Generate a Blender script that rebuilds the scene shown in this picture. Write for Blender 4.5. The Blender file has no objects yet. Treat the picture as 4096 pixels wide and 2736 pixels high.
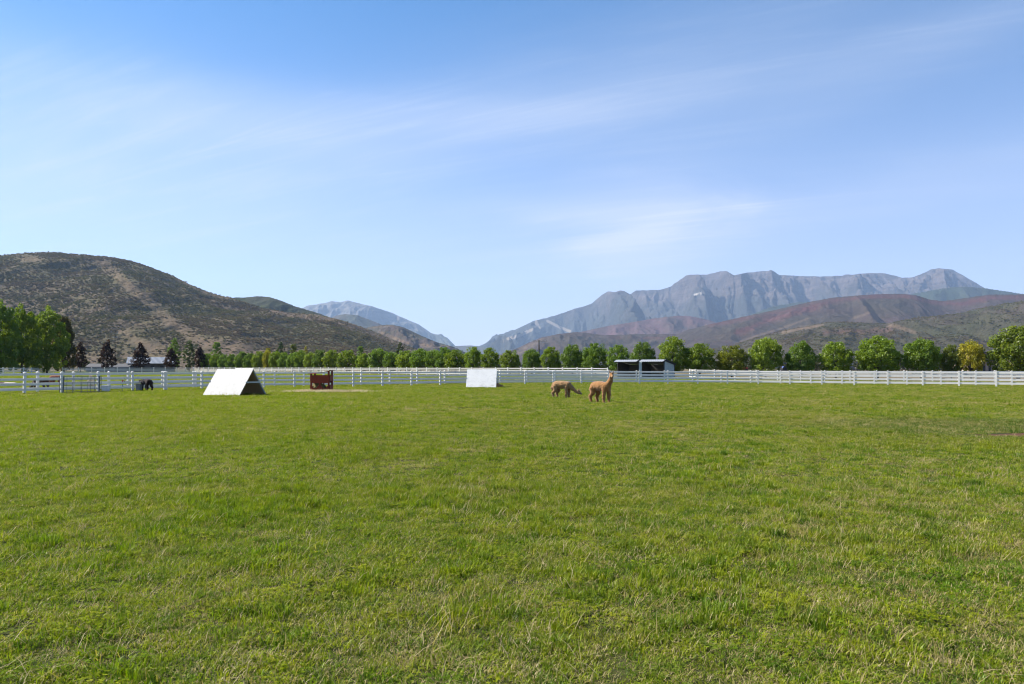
import bpy, bmesh, math, random
import numpy as np
from mathutils import Vector, Matrix

S = bpy.context.scene
C = S.collection
R = math.radians
# ------------------------------------------------------------------ camera
F, CX, HY, EYE = 2731.0, 2048.0, 1474.0, 1.5      # focal in photo pixels, horizon row, eye height
cam = bpy.data.cameras.new('camera'); camo = bpy.data.objects.new('camera', cam); C.objects.link(camo)
camo.location = (0, 0, EYE); camo.rotation_euler = (R(90), 0, 0)
cam.lens = 24.0; cam.sensor_width = 36.0; cam.shift_y = (HY - 1368.0) / 4096.0
cam.clip_start = 0.05; cam.clip_end = 60000
S.camera = camo
# ------------------------------------------------------------------ light
SUN_EL, SUN_AZ = R(44), math.atan2(-0.965, 0.262)   # azimuth from +Y towards +X
sd = Vector((math.sin(SUN_AZ) * math.cos(SUN_EL), math.cos(SUN_AZ) * math.cos(SUN_EL), math.sin(SUN_EL)))
sl = bpy.data.lights.new('sun', 'SUN'); sl.energy = 5.0; sl.angle = R(0.55); sl.color = (1.0, 0.945, 0.85)
so = bpy.data.objects.new('sun', sl); C.objects.link(so)
so.rotation_euler = sd.to_track_quat('Z', 'Y').to_euler(); so.location = (-40, 20, 60)
W = bpy.data.worlds.new('World'); S.world = W; W.use_nodes = True
def world():
    nt = W.node_tree; N = nt.nodes; L = nt.links; N.clear()
    out = N.new('ShaderNodeOutputWorld'); bg = N.new('ShaderNodeBackground'); bg.inputs[1].default_value = 0.053
    sky = N.new('ShaderNodeTexSky'); sky.sky_type = 'NISHITA'; sky.sun_disc = False
    sky.sun_elevation = SUN_EL; sky.sun_rotation = SUN_AZ
    sky.altitude = 1700; sky.air_density = 1.0; sky.dust_density = 0.3; sky.ozone_density = 3.0
    tc = N.new('ShaderNodeTexCoord')
    nrm = N.new('ShaderNodeVectorMath'); nrm.operation = 'NORMALIZE'; L.new(tc.outputs['Generated'], nrm.inputs[0])
    sep = N.new('ShaderNodeSeparateXYZ'); L.new(nrm.outputs[0], sep.inputs[0])
    def M(op, a, b=None, c=None, clamp=False):
        n = N.new('ShaderNodeMath'); n.operation = op; n.use_clamp = clamp
        for i, v in enumerate((a, b, c)):
            if v is None: continue
            if isinstance(v, (int, float)): n.inputs[i].default_value = v
            else: L.new(v, n.inputs[i])
        return n.outputs[0]
    z = M('MAXIMUM', sep.outputs[2], 0.0)
    zz = M('ADD', z, 0.10)
    px = M('DIVIDE', sep.outputs[0], zz); py = M('DIVIDE', sep.outputs[1], zz)
    # high-level plane coordinates, turned along the drift of the cirrus
    ca, sa = math.cos(R(-24)), math.sin(R(-24))
    al = M('ADD', M('MULTIPLY', px, ca), M('MULTIPLY', py, sa))
    ac = M('SUBTRACT', M('MULTIPLY', py, ca), M('MULTIPLY', px, sa))
    def noise(sx, sy, off, scale, det, rough, dist):
        cb = N.new('ShaderNodeCombineXYZ')
        L.new(M('MULTIPLY', al, sx), cb.inputs[0]); L.new(M('MULTIPLY', ac, sy), cb.inputs[1]); cb.inputs[2].default_value = off
        n = N.new('ShaderNodeTexNoise'); n.inputs['Scale'].default_value = scale
        n.inputs['Detail'].default_value = det; n.inputs['Roughness'].default_value = rough; n.inputs['Distortion'].default_value = dist
        L.new(cb.outputs[0], n.inputs['Vector']); return n.outputs[0]
    def ramp(v, a, b):
        n = N.new('ShaderNodeMapRange'); n.interpolation_type = 'SMOOTHERSTEP'
        L.new(v, n.inputs[0]); n.inputs[1].default_value = a; n.inputs[2].default_value = b; return n.outputs[0]
    broad = ramp(noise(0.40, 0.75, 3.7, 0.62, 4, 0.5, 0.5), 0.36, 0.70)
    streak = ramp(noise(0.34, 1.5, 8.2, 1.1, 7, 0.60, 0.9), 0.42, 0.80)
    fine = ramp(noise(0.5, 4.0, 1.3, 1.8, 9, 0.62, 1.3), 0.40, 0.85)
    body = M('MULTIPLY', broad, M('ADD', M('MULTIPLY', streak, 0.62), 0.38))
    body = M('MULTIPLY', body, M('ADD', M('MULTIPLY', fine, 0.35), 0.72))
    # the drifting bands of cirrus in this part of the sky, torn up by the same noise
    az = M('ARCTAN2', sep.outputs[0], sep.outputs[1]); e = M('ARCSINE', sep.outputs[2])
    wob = M('MULTIPLY', M('SUBTRACT', noise(0.55, 0.9, 5.0, 1.5, 7, 0.62, 0.8), 0.5), 0.30)
    def puff(cx, cy, rx, ry, slope, gain):
        d = Vector(((cx - CX) / F, 1.0, (HY - cy) / F)).normalized(); ax = math.atan2(d.x, d.y); el = math.asin(d.z)
        du = M('SUBTRACT', az, ax); dv = M('SUBTRACT', M('SUBTRACT', e, el), M('MULTIPLY', du, math.tan(R(slope))))
        u = M('DIVIDE', M('ADD', du, wob), rx); v = M('DIVIDE', M('ADD', dv, M('MULTIPLY', wob, 0.22)), ry)
        q = M('ADD', M('MULTIPLY', u, u), M('MULTIPLY', v, v))
        return M('MULTIPLY', M('POWER', 2.718, M('MULTIPLY', q, -1.0)), gain)
    p = None
    for a_ in ((2560, 945, .12, .065, 0, .80), (2200, 845, .15, .020, -2, .26), (900, 400, .34, .034, 2, .20), (200, 540, .36, .070, 0, .26), (2350, 430, .28, .045, 4, .30),
               (3500, 300, .30, .040, 12, .15), (3400, 800, .34, .030, 6, .20), (1800, 500, .24, .032, 6, .18), (1150, 570, .20, .032, -4, .20), (600, 880, .45, .07, 0, .22), (2900, 120, .34, .07, 8, .14)):
        q_ = puff(*a_); p = q_ if p is None else M('ADD', p, q_)
    p = M('MULTIPLY', p, M('ADD', M('MULTIPLY', M('ADD', fine, streak), 0.52), 0.56))
    thin = M('SUBTRACT', 1.0, ramp(z, 0.40, 0.80))
    cov = M('ADD', M('MULTIPLY', M('MULTIPLY', body, thin), 0.42), M('MULTIPLY', p, 1.4), clamp=True)
    # cirrus thins out to nothing at the horizon line where it merges with pale air
    hz = M('POWER', M('SUBTRACT', 1.0, M('MINIMUM', M('MULTIPLY', z, 1.9), 1.0)), 1.8)
    air = M('MULTIPLY', hz, 0.92)
    mix0 = N.new('ShaderNodeMix'); mix0.data_type = 'RGBA'; L.new(air, mix0.inputs[0])
    gain = N.new('ShaderNodeMix'); gain.data_type = 'RGBA'; gain.blend_type = 'MULTIPLY'; gain.inputs[0].default_value = 1
    L.new(sky.outputs[0], gain.inputs[6]); gain.inputs[7].default_value = (0.46, 1.18, 1.54, 1)
    L.new(gain.outputs[2], mix0.inputs[6]); mix0.inputs[7].default_value = (7.4, 6.9, 8.4, 1)
    mix = N.new('ShaderNodeMix'); mix.data_type = 'RGBA'; L.new(cov, mix.inputs[0])
    L.new(mix0.outputs[2], mix.inputs[6]); mix.inputs[7].default_value = (6.6, 7.1, 8.4, 1)
    L.new(mix.outputs[2], bg.inputs[0]); L.new(bg.outputs[0], out.inputs[0])
world()
S.view_settings.view_transform = 'Standard'; S.view_settings.look = 'None'
S.view_settings.exposure = 1.15; S.view_settings.gamma = 1.0; S.view_settings.use_curve_mapping = False
S.cycles.max_bounces = 6; S.cycles.diffuse_bounces = 3; S.cycles.transmission_bounces = 3; S.cycles.volume_bounces = 1
S.cycles.transparent_max_bounces = 8; S.cycles.use_denoising = True; S.cycles.filter_width = 1.15

# ------------------------------------------------------------------ noise in numpy
def _h(ix, iy, s):
    n = (ix * 374761393 + iy * 668265263 + s * 1274126177) & 0xffffffff
    n = ((n ^ (n >> 13)) * 1274126177) & 0xffffffff
    return ((n ^ (n >> 16)) & 0xffff) / 65535.0
def pn(x, y, s=0):
    x = np.asarray(x, float); y = np.asarray(y, float)
    ix = np.floor(x).astype(np.int64); iy = np.floor(y).astype(np.int64); fx = x - ix; fy = y - iy
    u = fx * fx * fx * (fx * (fx * 6 - 15) + 10); v = fy * fy * fy * (fy * (fy * 6 - 15) + 10)
    def g(a, b, dx, dy):
        t = _h(a, b, s) * 2 * np.pi
        return np.cos(t) * dx + np.sin(t) * dy
    n00 = g(ix, iy, fx, fy); n10 = g(ix + 1, iy, fx - 1, fy); n01 = g(ix, iy + 1, fx, fy - 1); n11 = g(ix + 1, iy + 1, fx - 1, fy - 1)
    return ((n00 * (1 - u) + n10 * u) * (1 - v) + (n01 * (1 - u) + n11 * u) * v) * 1.45
def fbm(x, y, o=5, s=0, gain=0.5):
    t = 0; a = 1; f = 1; n = 0
    for k in range(o):
        t = t + a * pn(x * f, y * f, s + k * 17); n += a; a *= gain; f *= 2.03
    return t / n
def ridged(x, y, o=5, s=0, gain=0.5):
    t = 0; a = 1; f = 1; n = 0
    for k in range(o):
        t = t + a * (1 - np.abs(pn(x * f, y * f, s + k * 31))); n += a; a *= gain; f *= 2.07
    return t / n
def sstep(a, b, x):
    t = np.clip((np.asarray(x, float) - a) / (b - a), 0, 1); return t * t * (3 - 2 * t)
def gz(x, y):
    x = np.asarray(x, float); y = np.asarray(y, float)
    s = y - 0.9 * np.maximum(x - 8, 0)
    z = 0.38 * sstep(64, 96, s) + 0.0012 * np.clip(y - 100, 0, 200)
    return z
def gzf(x, y): return float(gz(x, y))
def at(px, d): return ((px - CX) * d / F, d)

# ------------------------------------------------------------------ object helpers
def tag(o, label=None, cat=None, group=None, kind=None):
    if label: o['label'] = label
    if cat: o['category'] = cat
    if group: o['group'] = group
    if kind: o['kind'] = kind
    return o
def empty(name, loc=(0, 0, 0), rz=0, label=None, cat=None, group=None):
    o = bpy.data.objects.new(name, None); C.objects.link(o); o.location = loc; o.rotation_euler = (0, 0, rz)
    o.empty_display_size = 0.2
    return tag(o, label, cat, group)
def link(name, me, mat=None, parent=None, loc=(0, 0, 0), rot=(0, 0, 0), scale=(1, 1, 1)):
    o = bpy.data.objects.new(name, me); C.objects.link(o)
    if mat and not me.materials: me.materials.append(mat)
    o.location = loc; o.rotation_euler = rot; o.scale = scale
    if parent: o.parent = parent
    return o
def npmesh(name, v, f, smooth=False):
    me = bpy.data.meshes.new(name)
    v = np.asarray(v, np.float32); f = np.asarray(f, np.int32); n = f.shape[1]
    me.vertices.add(len(v)); me.vertices.foreach_set('co', v.ravel())
    me.loops.add(f.size); me.loops.foreach_set('vertex_index', f.ravel())
    me.polygons.add(len(f)); me.polygons.foreach_set('loop_start', np.arange(0, f.size, n, dtype=np.int32))
    me.polygons.foreach_set('loop_total', np.full(len(f), n, np.int32))
    if smooth: me.polygons.foreach_set('use_smooth', np.ones(len(f), bool))
    me.update(calc_edges=True); return me
def attr(me, name, typ, data, dom='POINT'):
    a = me.attributes.new(name, typ, dom); data = np.asarray(data)
    key = {'FLOAT': 'value', 'INT': 'value', 'FLOAT_VECTOR': 'vector', 'FLOAT_COLOR': 'color'}[typ]
    a.data.foreach_set(key, data.astype(np.int32 if typ == 'INT' else np.float32).ravel())
class MB:                                         # collects boxes, bars and prisms into one mesh
    def __init__(s): s.v = []; s.f = []
    def poly(s, v, f):
        b = len(s.v); s.v += [tuple(p) for p in v]; s.f += [tuple(i + b for i in q) for q in f]; return s
    def box(s, x0, x1, y0, y1, z0, z1):
        return s.poly([(x0, y0, z0), (x1, y0, z0), (x1, y1, z0), (x0, y1, z0), (x0, y0, z1), (x1, y0, z1), (x1, y1, z1), (x0, y1, z1)],
                      [(0, 3, 2, 1), (4, 5, 6, 7), (0, 1, 5, 4), (1, 2, 6, 5), (2, 3, 7, 6), (3, 0, 4, 7)])
    def bar(s, a, b, w, t, up=(0, 0, 1)):
        a = Vector(a); b = Vector(b); d = (b - a).normalized(); u = Vector(up)
        if abs(d.dot(u)) > 0.98: u = Vector((1, 0, 0))
        x = d.cross(u).normalized(); y = x.cross(d).normalized(); x *= w / 2; y *= t / 2
        P = [a - x - y, a + x - y, a + x + y, a - x + y, b - x - y, b + x - y, b + x + y, b - x + y]
        return s.poly(P, [(0, 3, 2, 1), (4, 5, 6, 7), (0, 1, 5, 4), (1, 2, 6, 5), (2, 3, 7, 6), (3, 0, 4, 7)])
    def tube(s, pts, rad, n=8, cap=True):
        pts = [Vector(p) for p in pts]; rad = rad if isinstance(rad, (list, tuple)) else [rad] * len(pts); b = len(s.v)
        for i, p in enumerate(pts):
            d = (pts[min(i + 1, len(pts) - 1)] - pts[max(i - 1, 0)]).normalized()
            u = Vector((0, 0, 1)) if abs(d.z) < 0.95 else Vector((1, 0, 0))
            x = d.cross(u).normalized(); y = x.cross(d)
            for k in range(n):
                a = 2 * math.pi * k / n; s.v.append(tuple(p + (x * math.cos(a) + y * math.sin(a)) * rad[i]))
        for i in range(len(pts) - 1):
            for k in range(n):
                k2 = (k + 1) % n; s.f.append((b + i * n + k, b + i * n + k2, b + (i + 1) * n + k2, b + (i + 1) * n + k))
        if cap:
            s.f.append(tuple(b + k for k in reversed(range(n)))); e = b + (len(pts) - 1) * n; s.f.append(tuple(e + k for k in range(n)))
        return s
    def lathe(s, prof, n=20, c=(0, 0, 0)):
        b = len(s.v)
        for r, z in prof:
            for k in range(n):
                a = 2 * math.pi * k / n; s.v.append((c[0] + r * math.cos(a), c[1] + r * math.sin(a), c[2] + z))
        for i in range(len(prof) - 1):
            for k in range(n):
                k2 = (k + 1) % n; s.f.append((b + i * n + k, b + i * n + k2, b + (i + 1) * n + k2, b + (i + 1) * n + k))
        s.f.append(tuple(b + k for k in reversed(range(n)))); e = b + (len(prof) - 1) * n; s.f.append(tuple(e + k for k in range(n)))
        return s
    def prism(s, outline, axis, a, b):             # outline in the two other axes
        n = len(outline)
        def P(q, w):
            return {0: (w, q[0], q[1]), 1: (q[0], w, q[1]), 2: (q[0], q[1], w)}[axis]
        v = [P(q, a) for q in outline] + [P(q, b) for q in outline]
        f = [tuple(range(n))[::-1], tuple(range(n, 2 * n))] + [(i, (i + 1) % n, n + (i + 1) % n, n + i) for i in range(n)]
        return s.poly(v, f)
    def mesh(s, name, bevel=0, smooth=False):
        me = bpy.data.meshes.new(name); me.from_pydata(s.v, [], s.f)
        bm = bmesh.new(); bm.from_mesh(me); bmesh.ops.recalc_face_normals(bm, faces=bm.faces)
        if bevel: bmesh.ops.bevel(bm, geom=bm.edges, offset=bevel, segments=1, affect='EDGES')
        if smooth:
            for f in bm.faces: f.smooth = True
        bm.to_mesh(me); bm.free(); return me
    def build(s, name, mat, parent=None, bevel=0, smooth=False, **k):
        return link(name, s.mesh(name, bevel, smooth), mat, parent, **k)

# ------------------------------------------------------------------ materials
class NT:
    def __init__(s, name):
        s.m = bpy.data.materials.new(name); s.m.use_nodes = True; s.t = s.m.node_tree; s.N = s.t.nodes; s.L = s.t.links; s.N.clear()
        s.out = s.N.new('ShaderNodeOutputMaterial')
    def put(s, sock, v):
        if hasattr(v, 'is_output') or isinstance(v, bpy.types.NodeSocket): s.L.new(v, sock)
        elif isinstance(v, (tuple, list)) and len(v) == 3 and sock.type == 'RGBA': sock.default_value = (*v, 1)
        else: sock.default_value = v
    def math(s, op, a, b=0.0, clamp=False):
        n = s.N.new('ShaderNodeMath'); n.operation = op; n.use_clamp = clamp; s.put(n.inputs[0], a); s.put(n.inputs[1], b); return n.outputs[0]
    def coord(s, kind='Object'):
        return s.N.new('ShaderNodeTexCoord').outputs[kind]
    def pos(s): return s.N.new('ShaderNodeNewGeometry').outputs['Position']
    def map(s, v, scale=(1, 1, 1), rot=(0, 0, 0)):
        n = s.N.new('ShaderNodeMapping'); s.L.new(v, n.inputs[0]); n.inputs['Scale'].default_value = scale; n.inputs['Rotation'].default_value = rot; return n.outputs[0]
    def noise(s, v, scale, det=4, rough=0.55, dist=0.0, col=False):
        n = s.N.new('ShaderNodeTexNoise'); s.L.new(v, n.inputs['Vector']); n.inputs['Scale'].default_value = scale
        n.inputs['Detail'].default_value = det; n.inputs['Roughness'].default_value = rough; n.inputs['Distortion'].default_value = dist
        return n.outputs[1 if col else 0]
    def voro(s, v, scale, out='Distance'):
        n = s.N.new('ShaderNodeTexVoronoi'); s.L.new(v, n.inputs['Vector']); n.inputs['Scale'].default_value = scale; return n.outputs[out]
    def rng(s, v, a, b, c=0.0, d=1.0, smooth=True):
        n = s.N.new('ShaderNodeMapRange'); n.interpolation_type = 'SMOOTHSTEP' if smooth else 'LINEAR'
        s.L.new(v, n.inputs[0]); n.inputs[1].default_value = a; n.inputs[2].default_value = b; n.inputs[3].default_value = c; n.inputs[4].default_value = d; return n.outputs[0]
    def mix(s, fac, a, b, mode='MIX'):
        n = s.N.new('ShaderNodeMix'); n.data_type = 'RGBA'; n.blend_type = mode
        s.put(n.inputs[0], fac); s.put(n.inputs[6], a); s.put(n.inputs[7], b); return n.outputs[2]
    def ramp(s, v, stops):
        n = s.N.new('ShaderNodeValToRGB'); e = n.color_ramp.elements
        while len(e) < len(stops): e.new(0.5)
        for k, (p, c) in enumerate(stops): e[k].position = p; e[k].color = (*c, 1)
        s.L.new(v, n.inputs[0]); return n.outputs[0]
    def attr(s, name, out='Fac'):
        n = s.N.new('ShaderNodeAttribute'); n.attribute_name = name; return n.outputs[out]
    def bump(s, h, strength=0.3, dist=0.02):
        n = s.N.new('ShaderNodeBump'); s.L.new(h, n.inputs['Height']); n.inputs['Strength'].default_value = strength; n.inputs['Distance'].default_value = dist; return n.outputs[0]
    def principled(s, col, rough=0.8, normal=None, metal=0.0, spec=0.3):
        p = s.N.new('ShaderNodeBsdfPrincipled'); s.put(p.inputs['Base Color'], col); s.put(p.inputs['Roughness'], rough)
        p.inputs['Metallic'].default_value = metal; p.inputs['Specular IOR Level'].default_value = spec
        if normal is not None: s.L.new(normal, p.inputs['Normal'])
        s.L.new(p.outputs[0], s.out.inputs[0]); return s.m
    def leaf(s, col, trans=0.4, tcol=None, gloss=0.0):
        d = s.N.new('ShaderNodeBsdfDiffuse'); s.put(d.inputs[0], col)
        t = s.N.new('ShaderNodeBsdfTranslucent'); s.put(t.inputs[0], tcol if tcol is not None else col)
        m = s.N.new('ShaderNodeMixShader'); m.inputs[0].default_value = trans; s.L.new(d.outputs[0], m.inputs[1]); s.L.new(t.outputs[0], m.inputs[2])
        o = m.outputs[0]
        if gloss:
            g = s.N.new('ShaderNodeBsdfGlossy'); g.inputs['Roughness'].default_value = 0.42; g.inputs[0].default_value = (1, 1, 1, 1)
            m2 = s.N.new('ShaderNodeMixShader'); m2.inputs[0].default_value = gloss; s.L.new(o, m2.inputs[1]); s.L.new(g.outputs[0], m2.inputs[2]); o = m2.outputs[0]
        s.L.new(o, s.out.inputs[0]); return s.m
def weathered(name, col, dark, scale=6.0, amt=0.5, rough=0.7, bump=0.2, spec=0.3, metal=0.0, stretch=(1, 1, 1)):
    n = NT(name); c = n.map(n.coord(), stretch)
    a = n.noise(c, scale, 6, 0.6); b = n.noise(c, scale * 7, 3, 0.6)
    f = n.math('MULTIPLY', n.rng(a, 0.42, 0.72), amt)
    k = n.mix(f, col, dark); k = n.mix(n.math('MULTIPLY', n.rng(b, 0.5, 0.75), amt * 0.5), k, dark)
    return n.principled(k, rough, n.bump(b, bump, 0.01), metal, spec)

def mat_vinyl():
    n = NT('white_vinyl'); c = n.pos(); a = n.noise(c, 1.3, 5, 0.6); b = n.noise(c, 11, 4, 0.6)
    k = n.mix(n.math('MULTIPLY', n.rng(a, 0.4, 0.75), 0.35), (0.74, 0.70, 0.64), (0.62, 0.59, 0.54))
    k = n.mix(n.math('MULTIPLY', n.rng(b, 0.55, 0.8), 0.25), k, (0.5, 0.5, 0.46))
    return n.principled(k, 0.42, None, 0, 0.4)
def mat_osb(name, base, speck, sc):
    n = NT(name); c = n.coord()
    k = n.mix(n.rng(n.noise(c, 1.6, 5, 0.6), 0.35, 0.75), base, tuple(x * 0.93 for x in base))
    v = n.noise(n.map(c, (1, 1, 0.7)), sc, 3, 0.7); k = n.mix(n.math('MULTIPLY', n.rng(v, 0.58, 0.68), 0.6), k, speck)
    k = n.mix(n.math('MULTIPLY', n.rng(n.noise(c, 3.2, 6, 0.65, .4), 0.5, 0.72), 0.28), k, (0.40, 0.38, 0.34))
    sep = n.N.new('ShaderNodeSeparateXYZ'); n.L.new(c, sep.inputs[0])
    low = n.rng(sep.outputs[2], 0.35, 0.05)                     # splashed mud near the ground
    mud = n.math('MULTIPLY', low, n.rng(n.noise(c, 5, 6, 0.7), 0.5, 0.66))
    k = n.mix(n.math('MULTIPLY', mud, 0.75), k, (0.25, 0.19, 0.13))
    return n.principled(k, 0.65, n.bump(v, 0.25, 0.006), 0, 0.3)
M = {}
M['vinyl'] = mat_vinyl()
M['osb_white'] = mat_osb('painted_osb', (0.43, 0.42, 0.405), (0.22, 0.21, 0.20), 14)
M['osb_white2'] = mat_osb('painted_osb_worn', (0.76, 0.74, 0.70), (0.28, 0.28, 0.28), 13)
M['osb_raw'] = weathered('raw_osb', (0.50, 0.35, 0.20), (0.32, 0.21, 0.11), 18, 0.8)
M['lumber_grey'] = weathered('grey_lumber', (0.42, 0.45, 0.44), (0.25, 0.25, 0.22), 10, 0.6)
M['red_wood'] = weathered('red_stained_wood', (0.21, 0.034, 0.015), (0.12, 0.024, 0.012), 8, 0.7, stretch=(1, 1, 0.3))
M['hay'] = weathered('hay_mass', (0.22, 0.19, 0.08), (0.09, 0.085, 0.03), 24, 0.9, 0.95, 0.8)
M['steel'] = weathered('dark_steel', (0.12, 0.13, 0.135), (0.05, 0.05, 0.05), 9, 0.5, 0.5, 0.1, 0.4)
M['galv'] = weathered('galvanised_metal', (0.22, 0.22, 0.22), (0.12, 0.12, 0.12), 14, 0.6, 0.55, 0.15, 0.4)
M['plastic_white'] = weathered('white_plastic', (0.72, 0.72, 0.74), (0.45, 0.45, 0.46), 6, 0.5, 0.45)
M['siding'] = weathered('blue_grey_siding', (0.46, 0.52, 0.53), (0.36, 0.41, 0.42), 3, 0.6, 0.6, 0.1)
M['trim_dark'] = weathered('dark_trim', (0.035, 0.033, 0.032), (0.02, 0.02, 0.02), 4, 0.5, 0.6)
M['plywood_shade'] = weathered('shaded_plywood', (0.085, 0.075, 0.068), (0.05, 0.043, 0.04), 5, 0.7)  # plywood inside the shed, with the interior shade put into its colour
M['roof_metal'] = weathered('pale_roof_metal', (0.33, 0.34, 0.36), (0.24, 0.25, 0.27), 2, 0.5, 0.4, 0.05, 0.5)
M['barn_wood'] = weathered('brown_barn_boards', (0.095, 0.072, 0.060), (0.05, 0.04, 0.035), 2, 0.7)
M['timber'] = weathered('pale_timber', (0.34, 0.28, 0.22), (0.2, 0.16, 0.12), 3, 0.6)
M['orange'] = weathered('orange_cloth', (0.55, 0.12, 0.03), (0.4, 0.09, 0.03), 3, 0.5)
M['grey_stucco'] = weathered('grey_stucco', (0.22, 0.21, 0.23), (0.16, 0.15, 0.16), 1, 0.6)
M['adobe'] = weathered('pink_adobe', (0.36, 0.25, 0.20), (0.29, 0.20, 0.16), 1, 0.6)
M['dark_roof'] = weathered('dark_shingle', (0.06, 0.06, 0.065), (0.04, 0.04, 0.045), 2, 0.5)
M['glass_dark'] = weathered('dark_window', (0.02, 0.022, 0.025), (0.015, 0.015, 0.015), 2, 0.2, 0.12, 0, 0.6)
M['pole_wood'] = weathered('creosoted_pole', (0.055, 0.045, 0.038), (0.03, 0.025, 0.02), 3, 0.6)
M['insulator'] = weathered('pale_crossarm', (0.42, 0.42, 0.42), (0.3, 0.3, 0.3), 3, 0.4)
M['blue_paint'] = weathered('blue_paint', (0.02, 0.06, 0.24), (0.015, 0.04, 0.14), 4, 0.5, 0.35)
M['red_paint'] = weathered('red_paint', (0.35, 0.03, 0.02), (0.2, 0.02, 0.02), 4, 0.5, 0.4)
M['yellow_paint'] = weathered('yellow_paint', (0.55, 0.30, 0.03), (0.35, 0.18, 0.02), 4, 0.5, 0.4)
M['rubber'] = weathered('black_rubber', (0.02, 0.02, 0.02), (0.04, 0.035, 0.03), 5, 0.5, 0.8)
M['bark'] = weathered('bark', (0.10, 0.078, 0.06), (0.05, 0.04, 0.03), 6, 0.8, 0.9, 0.6, stretch=(1, 1, 0.25))
M['green_pipe'] = weathered('green_pipe', (0.04, 0.14, 0.09), (0.03, 0.08, 0.06), 6, 0.5, 0.5)

def mat_foliage(name, spread=0.45, trans=0.42):
    n = NT(name); oi = n.N.new('ShaderNodeObjectInfo'); t = n.attr('tint')
    c = n.mix(t, n.mix(1.0, oi.outputs['Color'], (0.62, 0.70, 0.7), 'MULTIPLY'), n.mix(1.0, oi.outputs['Color'], (1.5, 1.3, 1.05), 'MULTIPLY'))
    tc = n.mix(1.0, c, (1.5, 1.45, 0.6), 'MULTIPLY')
    return n.leaf(c, trans, tc, 0.018)
M['foliage'] = mat_foliage('foliage')

# ------------------------------------------------------------------ ground
BARE = (8.0, 15.45, 4.4, 0.62)
def ground():
    rings = np.concatenate([[0.0], np.geomspace(1.0, 400, 150), np.geomspace(420, 15500, 26)])
    nc = 900; th = np.linspace(0, 2 * np.pi, nc, endpoint=False)
    Rr, T = np.meshgrid(rings[1:], th, indexing='ij'); x = Rr * np.sin(T); y = Rr * np.cos(T)
    z = gz(x, y)
    v = np.concatenate([[[0, 0, 0.0]], np.stack([x.ravel(), y.ravel(), z.ravel()], 1)])
    nr = len(rings) - 1; i = np.arange(nr - 1)[:, None] * nc; j = np.arange(nc)[None, :]; j2 = (j + 1) % nc
    f = np.stack([1 + i + j, 1 + i + nc + j, 1 + i + nc + j2, 1 + i + j2], -1).reshape(-1, 4)[:, ::-1]
    me = npmesh('ground', v, f, True)
    X, Y = v[:, 0], v[:, 1]
    # pasture ends at the outer white fences; worked brown soil and dry grass lie beyond
    e1 = (Y - 93) + (X - 13) * 0.886; e2 = (Y - 92) + (X - 20) * 0.52
    e = np.where(X < 14, e1, np.minimum(e2, 60)); past = 1 - sstep(0.5, 2.5, e)
    past = np.where(Y < 0, 1, past)
    attr(me, 'pasture', 'FLOAT', past)
    d = ((X - BARE[0] - 6) / BARE[2]) ** 2 + ((Y - BARE[1]) / BARE[3]) ** 2
    attr(me, 'bare', 'FLOAT', np.clip(1.25 - d, 0, 1))
    n = NT('pasture_ground'); P = n.pos()
    a = n.noise(P, 0.22, 5, 0.6); b = n.noise(P, 1.6, 5, 0.65); c = n.noise(P, 14, 4, 0.7)
    g = n.mix(n.rng(a, 0.35, 0.68), (0.030, 0.042, 0.008), (0.055, 0.054, 0.016))
    g = n.mix(n.math('MULTIPLY', n.rng(b, 0.45, 0.7), 0.5), g, (0.090, 0.075, 0.036))
    g = n.mix(n.math('MULTIPLY', n.rng(c, 0.5, 0.75), 0.45), g, (0.03, 0.045, 0.010))
    soil = n.mix(n.rng(b, 0.35, 0.7), (0.130, 0.085, 0.052), (0.085, 0.060, 0.040))
    far = n.mix(n.rng(n.noise(P, 0.012, 5, 0.6), 0.42, 0.60), (0.16, 0.12, 0.07), (0.09, 0.10, 0.04))
    far = n.mix(n.rng(b, 0.45, 0.8), far, (0.07, 0.05, 0.035))
    k = n.mix(n.attr('pasture'), far, g)
    k = n.mix(n.rng(n.math('ADD', n.attr('bare'), n.math('MULTIPLY', n.math('SUBTRACT', b, 0.5), 0.9)), 0.35, 0.6), k, (0.095, 0.048, 0.030))
    me.materials.append(n.principled(k, 0.95, n.bump(c, 0.6, 0.03), 0, 0.1))
    tag(link('ground', me), kind='structure')
ground()

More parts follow.
